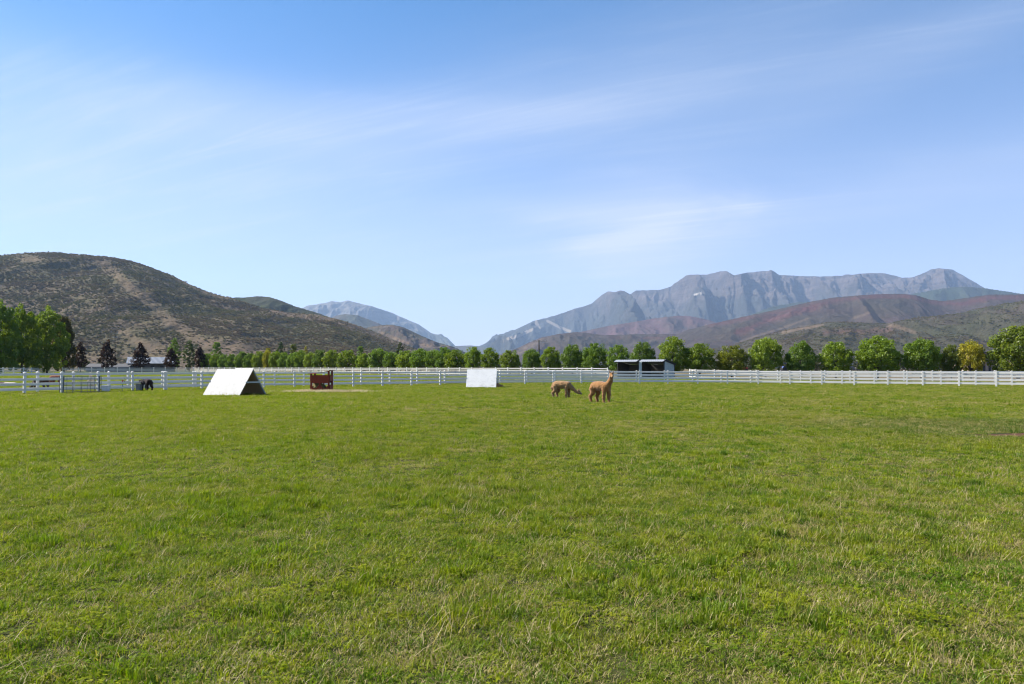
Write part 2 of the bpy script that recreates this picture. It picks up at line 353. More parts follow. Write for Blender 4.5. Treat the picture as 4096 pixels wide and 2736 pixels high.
# ------------------------------------------------------------------ hills and mountains
def layer(name, prof, Dc, Df, mat, ncol, nrow, amp, lam, zb=0.0, pw=1.25, seed=1, stretch=0.35, jag=0.0, jl=30.0, back=0.12, masks=None, strata=0.0, spur=None, dvar=0.0, det2=0.08):
    """a ridge: skyline given as photo directions at crest distance Dc, slope falling to the foot at Df"""
    px = np.array([p[0] for p in prof], float); py = np.array([p[1] for p in prof], float)
    x = np.linspace(px[0], px[-1], ncol)
    # smooth interpolation of the skyline
    y = np.interp(x, px, py); ker = max(3, int(ncol * 0.006) | 1); k = np.hanning(ker + 2)[1:-1]; k /= k.sum()
    y = np.convolve(np.pad(y, ker // 2, 'edge'), k, 'valid')
    y = y - jag * (fbm(x / jl, x * 0 + 3.3, 5, seed + 5, 0.6))
    Dcx = Dc * (1 + dvar * pn(x / 420.0, x * 0 + 9.1, seed + 8))
    hc = EYE + (HY - y) / F * Dcx
    nb = max(4, int(nrow * 0.12)); t = np.concatenate([-np.linspace(back, back / nb, nb), np.linspace(0, 1, nrow) ** 1.15])
    X, T = np.meshgrid(x, t, indexing='ij'); H = np.repeat(hc[:, None], len(t), 1); DX = np.repeat(Dcx[:, None], len(t), 1)
    D = DX + (Df - DX) * T
    wx = (X - CX) / F * D; wy = D
    ta = np.abs(T)
    base = np.where(T >= 0, (1 - np.clip(T, 0, 1)) ** pw, 1 - ta * 1.4)
    w = np.clip(ta * 5, 0, 1) ** 0.8 * np.clip((1 - T) * 3.0, 0, 1)
    wob = fbm(wx / (lam * 1.7), wy / (lam * 1.7), 3, seed + 40) * 0.55
    r = ridged(wx / lam + wob, wy * stretch / lam + wob * 0.6, 5, seed, 0.52)
    r = (r - 0.72) / 0.28
    fine = fbm(wx / (lam * 0.16), wy / (lam * 0.16), 4, seed + 70)
    r2 = (ridged(wx / (lam * .28) + wob * 2, wy * stretch * 1.3 / (lam * .28) + wob, 4, seed + 90, 0.55) - .72) / .28
    n = np.minimum(r, 0.8) * amp + r2 * amp * det2 + fine * amp * 0.10
    hh = (H - zb)
    z = zb + hh * base + n * w * np.clip(hh / (np.max(hc) * 0.5), 0.05, 1)
    if spur:
        for (sx, tpk, ww, gain) in spur:      # buttresses that stand out from the face
            a = np.clip(1 - np.abs(X - sx - (T - tpk) * 130) / (ww * (0.25 + 1.5 * np.clip(T, 0, 1))), 0, 1)
            z = z + gain * hh * a * np.clip(T / max(tpk, 0.01), 0, 1) * np.clip((1 - T) * 1.6, 0, 1)
    if strata:
        st = hh.max() / 26.0; q = z / st + fbm(wx / 900, wy / 900, 3, seed + 3) * 1.2
        stp = (np.floor(q) + sstep(0.15, 0.85, q - np.floor(q)) - q) * st
        z = z + stp * strata * w * sstep(0.35, 0.75, z / hh.max())
    lim = EYE + (H - EYE) * D / DX * (1 - 0.012 * np.clip(T, 0, 1))       # nothing pokes above the skyline
    z = np.where(T > 0, np.minimum(z, lim), z)
    z = np.maximum(z, zb - 6)
    nT = len(t); v = np.stack([wx, wy, z], -1).reshape(-1, 3)
    i = np.arange(ncol - 1)[:, None] * nT; j = np.arange(nT - 1)[None, :]
    f = np.stack([i + j, i + j + 1, i + nT + j + 1, i + nT + j], -1).reshape(-1, 4)[:, ::-1]
    me = npmesh(name, v, f, True)
    ypix = HY - (z - EYE) / D * F
    attr(me, 'rel', 'FLOAT', np.clip((z - zb) / hc.max(), 0, 1))
    for mn, fn in (masks or {}).items(): attr(me, mn, 'FLOAT', fn(X, ypix, T, y[:, None]))
    o = link(name, me, mat); tag(o, kind='structure')
    return o, (wx, wy, z, X, ypix, T)

def mat_scrub(name, green, olive, brown, tan, s, tanlo=0.60, tanhi=0.72, red=None, bump=1.0):
    n = NT(name); P = n.pos()
    a = n.noise(P, 0.0040 * s, 6, 0.62); b = n.noise(P, 0.017 * s, 6, 0.62); c = n.noise(P, 0.085 * s, 4, 0.65)
    k = n.mix(n.rng(a, 0.38, 0.62), green, brown)
    k = n.mix(n.math('MULTIPLY', n.rng(b, 0.46, 0.66), 0.75), k, olive)
    k = n.mix(n.math('MULTIPLY', n.rng(n.noise(P, 0.009 * s, 5, 0.6, 1.0), 0.52, 0.66), 0.45), k, tuple(q * 0.55 for q in green))
    m = n.math('ADD', n.attr('tan'), n.math('MULTIPLY', n.math('SUBTRACT', b, 0.5), 0.75))
    m = n.math('ADD', m, n.math('MULTIPLY', n.math('SUBTRACT', c, 0.5), 0.5))
    k = n.mix(n.math('MULTIPLY', n.rng(m, 0.34, 0.95), 0.55), k, tan)
    sp = n.math('ADD', n.math('MULTIPLY', n.math('SUBTRACT', n.noise(P, 0.0065 * s, 5, 0.65, 0.8), 0.5), 1.0), n.math('MULTIPLY', n.math('SUBTRACT', c, 0.5), 0.5))
    k = n.mix(n.math('MULTIPLY', n.rng(sp, 0.10, 0.26), 0.6), k, tan)
    if red:
        rm = n.math('ADD', n.attr('red'), n.math('MULTIPLY', n.math('SUBTRACT', b, 0.5), 1.6))
        k = n.mix(n.math('MULTIPLY', n.rng(rm, 0.25, 1.05), 0.50), k, red)
    k = n.mix(n.math('MULTIPLY', n.rng(c, 0.50, 0.70), 0.55), k, tuple(q * 0.35 for q in green))
    return n.principled(k, 0.95, n.bump(c, bump, 5.0 / s), 0, 0.05)
def mat_rock(name, rock, dark, forest, fo0, fo1, s=1.0):
    n = NT(name); P = n.pos(); rel = n.attr('rel')
    a = n.noise(P, 0.0012 * s, 6, 0.62); b = n.noise(P, 0.006 * s, 5, 0.6)
    sep = n.N.new('ShaderNodeSeparateXYZ'); n.L.new(P, sep.inputs[0])
    h = n.math('ADD', n.math('MULTIPLY', sep.outputs[2], 0.02), n.math('MULTIPLY', a, 4.0))
    st = n.noise(n.map(P, (0.0004, 0.0004, 0.022)), 1.0, 4, 0.7)
    k = n.mix(n.rng(st, 0.42, 0.60), rock, dark)
    k = n.mix(n.math('MULTIPLY', n.rng(b, 0.5, 0.7), 0.5), k, tuple(q * 1.25 for q in rock))
    m = n.math('ADD', rel, n.math('MULTIPLY', n.math('SUBTRACT', a, 0.5), 0.9)); m = n.math('ADD', m, n.math('MULTIPLY', n.math('SUBTRACT', b, 0.5), 0.5))
    k = n.mix(n.rng(m, fo1, fo0), k, forest)
    k = n.mix(n.rng(n.math('ADD', n.attr('tan'), n.math('MULTIPLY', n.math('SUBTRACT', b, 0.5), 0.6)), 0.4, 0.6), k, (0.20, 0.165, 0.13))
    k = n.mix(n.rng(n.math('ADD', n.attr('snow'), n.math('MULTIPLY', n.math('SUBTRACT', b, 0.5), 0.5)), 0.45, 0.6), k, (0.30, 0.275, 0.25))
    return n.principled(k, 0.95, n.bump(b, 1.0, 60), 0, 0.05)
def seg(X, Y, a, b, w0, w1):
    ax, ay = a; bx, by = b; t = np.clip(((X - ax) * (bx - ax) + (Y - ay) * (by - ay)) / ((bx - ax) ** 2 + (by - ay) ** 2), 0, 1)
    d = np.hypot(X - ax - t * (bx - ax), Y - ay - t * (by - ay)); return np.clip(1 - d / (w0 + (w1 - w0) * t), 0, 1)
def segs(X, Y, pts, w):
    m = 0
    for a, b in zip(pts[:-1], pts[1:]): m = np.maximum(m, seg(X, Y, a, b, w, w))
    return m
def tan_left(X, Y, T, yc):
    m = segs(X, Y, [(420, 1060), (500, 1130), (575, 1190), (650, 1260), (730, 1320), (820, 1375), (930, 1400)], 42) * 1.1
    m = np.maximum(m, segs(X, Y, [(700, 1290), (800, 1365), (900, 1385), (1000, 1400)], 26))
    m = np.maximum(m, segs(X, Y, [(480, 1320), (560, 1370), (640, 1400)], 40) * 0.9)
    m = np.maximum(m, np.clip(1.1 - np.abs(Y - yc - 6) / 11, 0, 1) * sstep(640, 720, X) * (1 - 0.6 * sstep(900, 960, X) * (1 - sstep(1040, 1100, X))))
    m = np.maximum(m, np.clip(1 - np.abs(Y - yc - 12) / 16, 0, 1) * sstep(1080, 1180, X))
    m = np.maximum(m, segs(X, Y, [(90, 1035), (160, 1040)], 26) * 0.9)
    return np.maximum(m, sstep(1375, 1420, Y) * 0.6)
left_pts = [(-1500, 1250), (-900, 1120), (-400, 1045), (-150, 1030), (0, 1022), (87, 1013), (196, 1009), (253, 1012), (349, 1020), (436, 1028), (523, 1045), (611, 1072), (698, 1106), (750, 1133), (811, 1160), (872, 1180), (916, 1189), (959, 1203), (1047, 1233), (1151, 1250), (1265, 1258), (1352, 1276), (1439, 1305), (1526, 1339), (1614, 1378), (1720, 1420), (1900, 1468), (2000, 1473)]
M['scrub_left'] = mat_scrub('scrub_hillside', (0.074, 0.068, 0.034), (0.104, 0.088, 0.042), (0.104, 0.076, 0.053), (0.150, 0.104, 0.066), 1.0)
hl, HL = layer('hill', left_pts, 1700, 760, M['scrub_left'], 700, 200, 17, 240, pw=1.05, seed=4, jag=3.0, jl=14, masks={'tan': tan_left})
M['scrub_knob'] = mat_scrub('scrub_knob', (0.034, 0.045, 0.022), (0.060, 0.066, 0.028), (0.055, 0.050, 0.036), (0.16, 0.11, 0.07), 0.9)
none = lambda X, Y, T, yc: X * 0
layer('hill', [(700, 1330), (860, 1225), (925, 1191), (986, 1189), (1029, 1184), (1073, 1187), (1125, 1202), (1177, 1224), (1239, 1242), (1291, 1258), (1400, 1330), (1500, 1400)], 2300, 1700, M['scrub_knob'], 180, 60, 30, 200, seed=11, jag=3, jl=14, masks={'tan': none})
M['scrub_far'] = mat_scrub('scrub_far', (0.050, 0.055, 0.036), (0.075, 0.070, 0.042), (0.080, 0.060, 0.052), (0.20, 0.13, 0.08), 0.6)
layer('hill', [(1300, 1400), (1400, 1340), (1474, 1308), (1530, 1300), (1570, 1298), (1614, 1309), (1675, 1338), (1744, 1368), (1814, 1387), (1900, 1430), (2000, 1470)], 3200, 2300, M['scrub_far'], 180, 70, 40, 260, seed=13, jag=1.5, jl=14,
      masks={'tan': lambda X, Y, T, yc: np.maximum(segs(X, Y, [(1520, 1330), (1620, 1370), (1740, 1385)], 16), np.clip(1 - np.abs(Y - yc - 6) / 8, 0, 1) * 0.7)})
layer('hill', [(1180, 1420), (1270, 1310), (1339, 1264), (1378, 1256), (1430, 1261), (1483, 1281), (1526, 1298), (1600, 1345), (1720, 1430)], 6500, 5200, M['scrub_far'], 120, 50, 70, 500, seed=15, jag=1, masks={'tan': none})
M['rock_blue'] = mat_rock('distant_ridge', (0.135, 0.122, 0.112), (0.09, 0.085, 0.08), (0.06, 0.066, 0.05), 0.35, 0.75, 0.8)
layer('mountain', [(900, 1380), (1050, 1300), (1130, 1262), (1208, 1233), (1230, 1222), (1273, 1217), (1326, 1204), (1361, 1209), (1387, 1201), (1430, 1211), (1483, 1224), (1553, 1246), (1614, 1272), (1675, 1298), (1727, 1333), (1788, 1351), (1818, 1381), (1860, 1420), (1920, 1470)], 12500, 9200, M['rock_blue'], 300, 90, 330, 1100, seed=21, jag=2.5, jl=30, masks={'tan': none, 'snow': none})
layer('hill', [(1700, 1420), (1760, 1390), (1830, 1384), (1880, 1381), (1940, 1388), (2050, 1400), (2200, 1440)], 9500, 8200, M['scrub_far'], 90, 30, 40, 500, seed=23, jag=1, masks={'tan': none})
timp = [(1780, 1460), (1870, 1420), (1934, 1379), (1992, 1341), (2059, 1319), (2140, 1281), (2178, 1274), (2231, 1259), (2298, 1235), (2365, 1216), (2403, 1183), (2432, 1165), (2461, 1168), (2480, 1161), (2499, 1164), (2523, 1178), (2542, 1162), (2585, 1161), (2643, 1159), (2690, 1144), (2719, 1120), (2748, 1099), (2805, 1098), (2828, 1099), (2853, 1092), (2882, 1085), (2906, 1084), (2935, 1101), (2978, 1092), (3045, 1085), (3093, 1083), (3117, 1099), (3188, 1104), (3303, 1106), (3380, 1101), (3476, 1092), (3533, 1092), (3610, 1111), (3648, 1109), (3696, 1092), (3725, 1077), (3753, 1073), (3811, 1079), (3868, 1111), (3926, 1144), (3990, 1180), (4100, 1230), (4300, 1300), (4700, 1400)]
M['rock_timp'] = mat_rock('limestone_massif', (0.092, 0.074, 0.068), (0.048, 0.041, 0.041), (0.040, 0.042, 0.038), 0.40, 0.80)
def tan_timp(X, Y, T, yc):
    m = seg(X, Y, (2145, 1284), (2150, 1318), 9, 26); m = np.maximum(m, segs(X, Y, [(2130, 1318), (2070, 1345), (2010, 1360)], 12))
    m = np.maximum(m, segs(X, Y, [(2190, 1284), (2240, 1310), (2280, 1325)], 11)); return m
layer('mountain', timp, 11500, 7600, M['rock_timp'], 900, 210, 470, 1250, seed=35, det2=.20, pw=1.35, stretch=0.30, jag=3.0, jl=24, strata=0.55,
      masks={'tan': tan_timp, 'snow': lambda X, Y, T, yc: segs(X, Y, [(2778, 1180), (2790, 1175), (2806, 1171)], 7) * 1.1},
      spur=[(2470, 0.30, 70, 0.30), (2940, 0.28, 95, 0.40), (2800, 0.5, 60, 0.13), (3120, 0.3, 60, 0.12), (3420, 0.35, 70, 0.14), (3770, 0.3, 60, 0.16), (2150, 0.3, 60, 0.18)])
M['conifer_ridge'] = mat_scrub('conifer_ridge', (0.030, 0.042, 0.026), (0.040, 0.052, 0.030), (0.042, 0.048, 0.032), (0.08, 0.08, 0.05), 0.5)
layer('hill', [(2760, 1340), (2900, 1290), (3000, 1262), (3083, 1228), (3180, 1211), (3262, 1206), (3400, 1204), (3560, 1190), (3648, 1176), (3763, 1155), (3839, 1147), (3900, 1149), (3954, 1155), (4088, 1175), (4300, 1200), (4700, 1260)], 7600, 6200, M['conifer_ridge'], 360, 70, 110, 600, seed=37, jag=4, jl=7, masks={'tan': none})
M['scrub_purple'] = mat_scrub('autumn_scrub_purple', (0.050, 0.045, 0.035), (0.080, 0.060, 0.045), (0.095, 0.055, 0.060), (0.15, 0.11, 0.08), 0.5, red=(0.130, 0.048, 0.052))
layer('hill', [(2100, 1430), (2230, 1365), (2327, 1326), (2442, 1302), (2537, 1288), (2600, 1276), (2662, 1267), (2720, 1263), (2758, 1264), (2834, 1279), (2950, 1320), (3100, 1390)], 6400, 5200, M['scrub_purple'], 220, 70, 80, 520, seed=41, jag=1.5, masks={'tan': none, 'red': lambda X, Y, T, yc: X * 0 + 0.5})
M['scrub_red'] = mat_scrub('autumn_scrub_red', (0.046, 0.038, 0.030), (0.062, 0.049, 0.036), (0.056, 0.038, 0.036), (0.13, 0.095, 0.066), 0.6, red=(0.100, 0.032, 0.036))
layer('hill', [(1950, 1440), (2020, 1410), (2078, 1389), (2120, 1368), (2164, 1350), (2231, 1336), (2308, 1328), (2360, 1334), (2422, 1341), (2557, 1336), (2643, 1336), (2760, 1336), (2900, 1350), (3050, 1400)], 4300, 3300, M['scrub_red'], 260, 70, 55, 350, seed=43, jag=1.5,
      masks={'tan': lambda X, Y, T, yc: np.maximum(seg(X, Y, (2170, 1356), (2080, 1405), 12, 30) * 1.1, segs(X, Y, [(2560, 1385), (2640, 1345)], 14) * 0.7), 'red': lambda X, Y, T, yc: seg(X, Y, (2430, 1350), (2700, 1350), 20, 20) * 0.6})
def red_big(X, Y, T, yc):
    m = segs(X, Y, [(2950, 1330), (3050, 1290), (3160, 1255), (3260, 1225)], 30) * 1.0
    m = np.maximum(m, segs(X, Y, [(2840, 1300), (2980, 1275), (3120, 1250), (3330, 1205), (3480, 1188)], 22) * 0.8)
    m = np.maximum(m, segs(X, Y, [(3480, 1186), (3640, 1186), (3730, 1210), (3850, 1215), (3960, 1192), (4096, 1190)], 20) * 1.05)
    return m
layer('hill', [(2560, 1410), (2650, 1370), (2738, 1323), (2853, 1294), (2949, 1272), (3093, 1241), (3236, 1208), (3332, 1190), (3476, 1178), (3560, 1175), (3619, 1175), (3670, 1182), (3715, 1197), (3772, 1205), (3859, 1192), (3954, 1178), (4088, 1178), (4300, 1190), (4700, 1230)], 4200, 2700, M['scrub_red'], 520, 140, 38, 480, seed=47, jag=2, jl=12, pw=1.1,
      masks={'tan': lambda X, Y, T, yc: np.maximum(segs(X, Y, [(3480, 1250), (3410, 1275), (3380, 1300)], 14) * 0.9, segs(X, Y, [(3230, 1275), (3120, 1315), (3020, 1345), (2940, 1375)], 10)), 'red': red_big}, spur=[(3480, 0.5, 60, 0.16)])
M['scrub_right'] = mat_scrub('scrub_hillside_right', (0.046, 0.047, 0.029), (0.064, 0.060, 0.035), (0.056, 0.045, 0.037), (0.17, 0.12, 0.085), 0.9, red=(0.10, 0.045, 0.045))
hr, HR = layer('hill', [(2620, 1440), (2820, 1405), (2950, 1375), (3050, 1345), (3130, 1322), (3208, 1307), (3284, 1293), (3380, 1286), (3476, 1293), (3530, 1294), (3571, 1290), (3667, 1271), (3763, 1264), (3859, 1248), (3954, 1226), (4050, 1211), (4096, 1202), (4300, 1165), (4800, 1120)], 2300, 1250, M['scrub_right'], 420, 130, 28, 260, seed=53, jag=3, jl=13, pw=1.1,
      masks={'tan': lambda X, Y, T, yc: np.maximum(segs(X, Y, [(3130, 1330), (3220, 1312), (3290, 1300)], 14), segs(X, Y, [(3560, 1300), (3600, 1310), (3660, 1330)], 20)), 'red': lambda X, Y, T, yc: seg(X, Y, (3300, 1330), (3560, 1320), 30, 30) * 0.8})

# ------------------------------------------------------------------ scattering with geometry nodes
def scatter(name, pts, idx, rot, scl, protos, mat, kind='stuff', label=None, extra=None):
    """one object: loose points carry turn and size, the prototypes travel in the same mesh"""
    nv = len(pts); V = [np.asarray(pts, np.float32)]; fs = []; kd = [np.full(nv, -1)]; tint = [np.zeros(nv)]; off = nv
    for k, (v, f, t) in enumerate(protos):
        V.append(np.asarray(v, np.float32)); fs.append(np.asarray(f) + off); off += len(v); kd.append(np.full(len(v), k)); tint.append(t)
    me = npmesh(name, np.concatenate(V), np.concatenate(fs)); n = off
    attr(me, 'kind', 'INT', np.concatenate(kd)); attr(me, 'tint', 'FLOAT', np.concatenate(tint))
    pad = lambda a, w: np.concatenate([a, np.zeros((n - nv, w) if w > 1 else n - nv)])
    attr(me, 'pidx', 'INT', pad(np.asarray(idx), 1)); attr(me, 'rot', 'FLOAT_VECTOR', pad(np.asarray(rot), 3)); attr(me, 'scl', 'FLOAT_VECTOR', pad(np.asarray(scl), 3))
    o = link(name, me, mat); tag(o, label, None, None, kind)
    g = bpy.data.node_groups.new(name, 'GeometryNodeTree'); N = g.nodes; L = g.links
    g.interface.new_socket('Geometry', in_out='INPUT', socket_type='NodeSocketGeometry'); g.interface.new_socket('Geometry', in_out='OUTPUT', socket_type='NodeSocketGeometry')
    gi = N.new('NodeGroupInput'); go = N.new('NodeGroupOutput'); jn = N.new('GeometryNodeJoinGeometry')
    def named(nm, ty):
        q = N.new('GeometryNodeInputNamedAttribute'); q.data_type = ty; q.inputs[0].default_value = nm; return q.outputs[0]
    def eq(a, k):
        q = N.new('FunctionNodeCompare'); q.data_type = 'INT'; q.operation = 'EQUAL'; L.new(a, q.inputs[2]); q.inputs[3].default_value = k; return q.outputs[0]
    kdn = named('kind', 'INT'); pdn = named('pidx', 'INT'); rn = named('rot', 'FLOAT_VECTOR'); sn = named('scl', 'FLOAT_VECTOR')
    def sepg(geo, sel):
        q = N.new('GeometryNodeSeparateGeometry'); q.domain = 'POINT'; L.new(geo, q.inputs[0]); L.new(sel, q.inputs[1]); return q.outputs[0]
    P = sepg(gi.outputs[0], eq(kdn, -1))
    for k in range(len(protos)):
        src = sepg(gi.outputs[0], eq(kdn, k)); io = N.new('GeometryNodeInstanceOnPoints')
        L.new(P, io.inputs['Points']); L.new(eq(pdn, k), io.inputs['Selection']); L.new(src, io.inputs['Instance'])
        L.new(rn, io.inputs['Rotation']); L.new(sn, io.inputs['Scale']); L.new(io.outputs[0], jn.inputs[0])
    L.new(jn.outputs[0], go.inputs[0])
    md = o.modifiers.new('scatter', 'NODES'); md.node_group = g
    return o

# scrub oak on the near hills
def bush_proto(seed):
    rs = np.random.RandomState(seed); V = []; Fc = []; T = []
    for b in range(7):
        c = np.array([rs.uniform(-.5, .5), rs.uniform(-.5, .5), rs.uniform(.25, .62)]); r = rs.uniform(.28, .45)
        for q in range(26):
            d = rs.normal(size=3); d[2] = abs(d[2]) * 0.9 - 0.2; d /= np.linalg.norm(d); p = c + d * r * rs.uniform(.75, 1.05)
            a = np.cross(d, rs.normal(size=3)); a /= np.linalg.norm(a); bb = np.cross(d, a) ; s = rs.uniform(.10, .2)
            n = len(V); V += [p - a * s - bb * s * .6, p + a * s - bb * s * .5, p + bb * s]; Fc.append((n, n + 1, n + 2)); T += [rs.rand()] * 3
    return np.array(V), np.array(Fc), np.array(T)
def mat_bush():
    n = NT('scrub_oak_leaves'); oi = n.N.new('ShaderNodeObjectInfo'); r = oi.outputs['Random']
    reg = n.noise(oi.outputs['Location'], 0.006, 4, 0.6)
    k = n.ramp(n.math('ADD', n.math('MULTIPLY', r, 0.45), n.math('MULTIPLY', n.rng(reg, 0.35, 0.65), 0.55)), [(0.0, (0.098, 0.104, 0.046)), (0.30, (0.122, 0.118, 0.050)), (0.50, (0.150, 0.128, 0.054)), (0.72, (0.150, 0.108, 0.074)), (1.0, (0.160, 0.122, 0.066))])
    k = n.mix(n.attr('tint'), n.mix(1.0, k, (0.9, 0.9, 0.9), 'MULTIPLY'), n.mix(1.0, k, (1.25, 1.25, 1.15), 'MULTIPLY'))
    return n.leaf(k, 0.40)
M['bush'] = mat_bush()
def bushes(name, G, count, seed, smin, smax, tan_fn, label):
    wx, wy, z, X, Y, T = G; rs = np.random.RandomState(seed)
    ok = (T > 0.0) & (X > -420) & (X < 4500) & (z > 2)
    area = (np.gradient(wx, axis=0) * np.abs(np.gradient(wy, axis=1)))
    yc = Y[:, np.argmax(T[0] >= 0)][:, None]
    tan = tan_fn(X, Y, T, yc) + fbm(wx / 45, wy / 45, 4, seed) * 0.7
    dens = np.clip(0.95 - tan * 1.3, 0.10, 1) * (0.45 + 0.9 * sstep(-0.2, 0.25, fbm(wx / 70, wy / 70, 4, seed + 3)))
    w = (np.abs(area) * dens * ok).ravel(); w /= w.sum()
    ii = rs.choice(len(w), count, p=w)
    dx = np.abs(np.gradient(wx, axis=0)).ravel()[ii]; dy = np.abs(np.gradient(wy, axis=1)).ravel()[ii]
    x = wx.ravel()[ii] + rs.uniform(-.5, .5, count) * dx * 0.9; y = wy.ravel()[ii]
    p = np.stack([x, y, z.ravel()[ii] - 0.3], 1)
    s = rs.uniform(smin, smax, count) * (0.7 + 0.6 * rs.rand(count) ** 2); sc = np.stack([s * rs.uniform(.9, 1.5, count), s, s * rs.uniform(.7, 1.0, count)], 1)
    rot = np.stack([np.zeros(count), np.zeros(count), rs.uniform(0, 6.28, count)], 1)
    scatter(name, p, rs.randint(0, 3, count), rot, sc, [bush_proto(s_) for s_ in (1, 2, 3)], M['bush'], label=label)
bushes('scrub_oak', HL, 44000, 5, 1.5, 3.0, tan_left, 'dark green oak scrub covering the rounded brown hill')
bushes('scrub_oak', HR, 13000, 6, 1.9, 3.8, lambda X, Y, T, yc: np.maximum(segs(X, Y, [(3130, 1330), (3220, 1312), (3290, 1300)], 14), segs(X, Y, [(3560, 1300), (3600, 1310), (3660, 1330)], 20)), 'dark green scrub on the low hill beside the red slopes')

# ------------------------------------------------------------------ grass
def blade(rs, p, L_, w, tilt, az, V, Fc, T, t, droop=0.35):
    """a bent blade: base, knee and tip, tilted from the vertical"""
    d = np.array([math.cos(az), math.sin(az), 0]); sd_ = np.array([-d[1], d[0], 0]) * w / 2; p0 = np.array(p)
    p1 = p0 + (d * math.sin(tilt * .6) + np.array([0, 0, math.cos(tilt * .6)])) * L_ * .55
    t2 = tilt + droop; p2 = p1 + (d * math.sin(t2) + np.array([0, 0, math.cos(t2)])) * L_ * .5
    n = len(V); V += [p0 - sd_, p0 + sd_, p1 + sd_ * .85, p1 - sd_ * .85, p2]; Fc += [(n, n + 1, n + 2), (n, n + 2, n + 3), (n + 3, n + 2, n + 4)]; T += [t] * 5
def clump(seed, n, rad, l0, l1, w0, w1, t0, t1, dry):
    rs = np.random.RandomState(seed); V = []; Fc = []; T = []
    for k in range(n):
        r = rad * math.sqrt(rs.rand()); a = rs.uniform(0, 6.28)
        t = rs.uniform(0.55, 1.0) if rs.rand() < dry else rs.uniform(0.0, 0.45)
        blade(rs, (r * math.cos(a), r * math.sin(a), -0.008), rs.uniform(l0, l1), rs.uniform(w0, w1), R(rs.uniform(t0, t1)), rs.uniform(0, 6.28), V, Fc, T, t, rs.uniform(0, .8))
    return np.array(V), np.array(Fc), np.array(T)
def straw(seed, n, rad):
    rs = np.random.RandomState(seed); V = []; Fc = []; T = []
    for k in range(n):
        r = rad * math.sqrt(rs.rand()); a = rs.uniform(0, 6.28); L_ = rs.uniform(0.05, 0.17)
        blade(rs, (r * math.cos(a), r * math.sin(a), rs.uniform(0.01, 0.035)), L_, rs.uniform(0.002, 0.004), R(rs.uniform(60, 88)), rs.uniform(0, 6.28), V, Fc, T, rs.uniform(0.8, 1.0), rs.uniform(-.2, .2))
    return np.array(V), np.array(Fc), np.array(T)
def clover(seed, n, rad):
    rs = np.random.RandomState(seed); V = []; Fc = []; T = []
    for k in range(n):
        r = rad * math.sqrt(rs.rand()); a = rs.uniform(0, 6.28); c = np.array([r * math.cos(a), r * math.sin(a), rs.uniform(0.008, 0.045)]); z0 = rs.uniform(0, 6.28); t = rs.uniform(0, .35)
        for q in range(3):
            b = z0 + q * 2.09; d = np.array([math.cos(b), math.sin(b), rs.uniform(-.2, .35)]) * rs.uniform(.007, .013); s = np.array([-d[1], d[0], 0]) * 0.6
            m = len(V); V += [c, c + d * .7 + s, c + d * 1.15, c + d * .7 - s]; Fc += [(m, m + 1, m + 2), (m, m + 2, m + 3)]; T += [t] * 4
    return np.array(V), np.array(Fc), np.array(T)
def mat_grass():
    n = NT('pasture_grass'); oi = n.N.new('ShaderNodeObjectInfo'); loc = oi.outputs['Location']; r = oi.outputs['Random']; t = n.attr('tint')
    wp = n.map(n.pos(), (1, 1, 0)); a = n.noise(wp, 0.16, 4, 0.6, 0.6); b = n.noise(wp, 0.75, 4, 0.6, 0.5); c = n.noise(wp, 2.6, 3, 0.6)
    g = n.mix(n.rng(n.math('ADD', n.math('MULTIPLY', b, 0.62), n.math('MULTIPLY', r, 0.38)), 0.34, 0.62), (0.095, 0.178, 0.004), (0.275, 0.295, 0.008))
    g = n.mix(n.math('MULTIPLY', n.rng(c, 0.50, 0.62), 0.70), g, (0.052, 0.130, 0.004))
    g = n.mix(n.math('MULTIPLY', n.rng(a, 0.42, 0.66), 0.55), g, (0.235, 0.215, 0.026))
    g = n.mix(n.math('MULTIPLY', n.rng(n.noise(wp, 1.5, 4, 0.65, 0.4), 0.54, 0.66), 0.5), g, (0.290, 0.250, 0.062))
    g = n.mix(n.math('MULTIPLY', n.rng(n.noise(wp, 4.2, 3, 0.6), 0.52, 0.62), 0.7), g, (0.030, 0.092, 0.003))  # dark spots: shade of gaps and hollows in the turf, put into the colour
    g = n.mix(n.math('MULTIPLY', n.rng(n.noise(wp, 3.1, 3, 0.6, 0.3), 0.42, 0.33), 0.6), g, (0.300, 0.310, 0.012))
    sx = n.N.new('ShaderNodeSeparateXYZ'); n.L.new(loc, sx.inputs[0])
    g = n.mix(n.rng(sx.outputs[0], 6.0, -16.0, 0.0, 0.60), g, (0.265, 0.290, 0.006))  # yellower to the left: pasture tone, with backlit glow put into the colour
    dk = n.math('ADD', n.math('POWER', n.math('DIVIDE', n.math('SUBTRACT', sx.outputs[0], 12.5), 5.5), 2.0), n.math('POWER', n.math('DIVIDE', n.math('SUBTRACT', sx.outputs[1], 17.5), 3.4), 2.0))
    g = n.mix(n.rng(n.math('ADD', dk, n.math('MULTIPLY', n.math('SUBTRACT', b, 0.5), 2.0)), 1.2, 0.2, 0.0, 0.7), g, (0.062, 0.098, 0.030))
    g = n.mix(n.rng(t, 0.22, 0.45, 0.0, 0.60, False), g, (0.24, 0.30, 0.045))  # paler blades: glossy highlights painted as blade colour
    g = n.mix(n.rng(t, 0.22, 0.0, 0.0, 0.65, False), g, (0.020, 0.062, 0.004))
    dry = n.mix(n.rng(r, 0.2, 0.9), (0.29, 0.23, 0.095), (0.40, 0.32, 0.18))
    k = n.mix(n.math('GREATER_THAN', t, 0.5), g, dry)
    return n.leaf(k, 0.34, n.mix(1.0, k, (1.3, 1.5, 0.35), 'MULTIPLY'), 0.010)
M['grass'] = mat_grass()
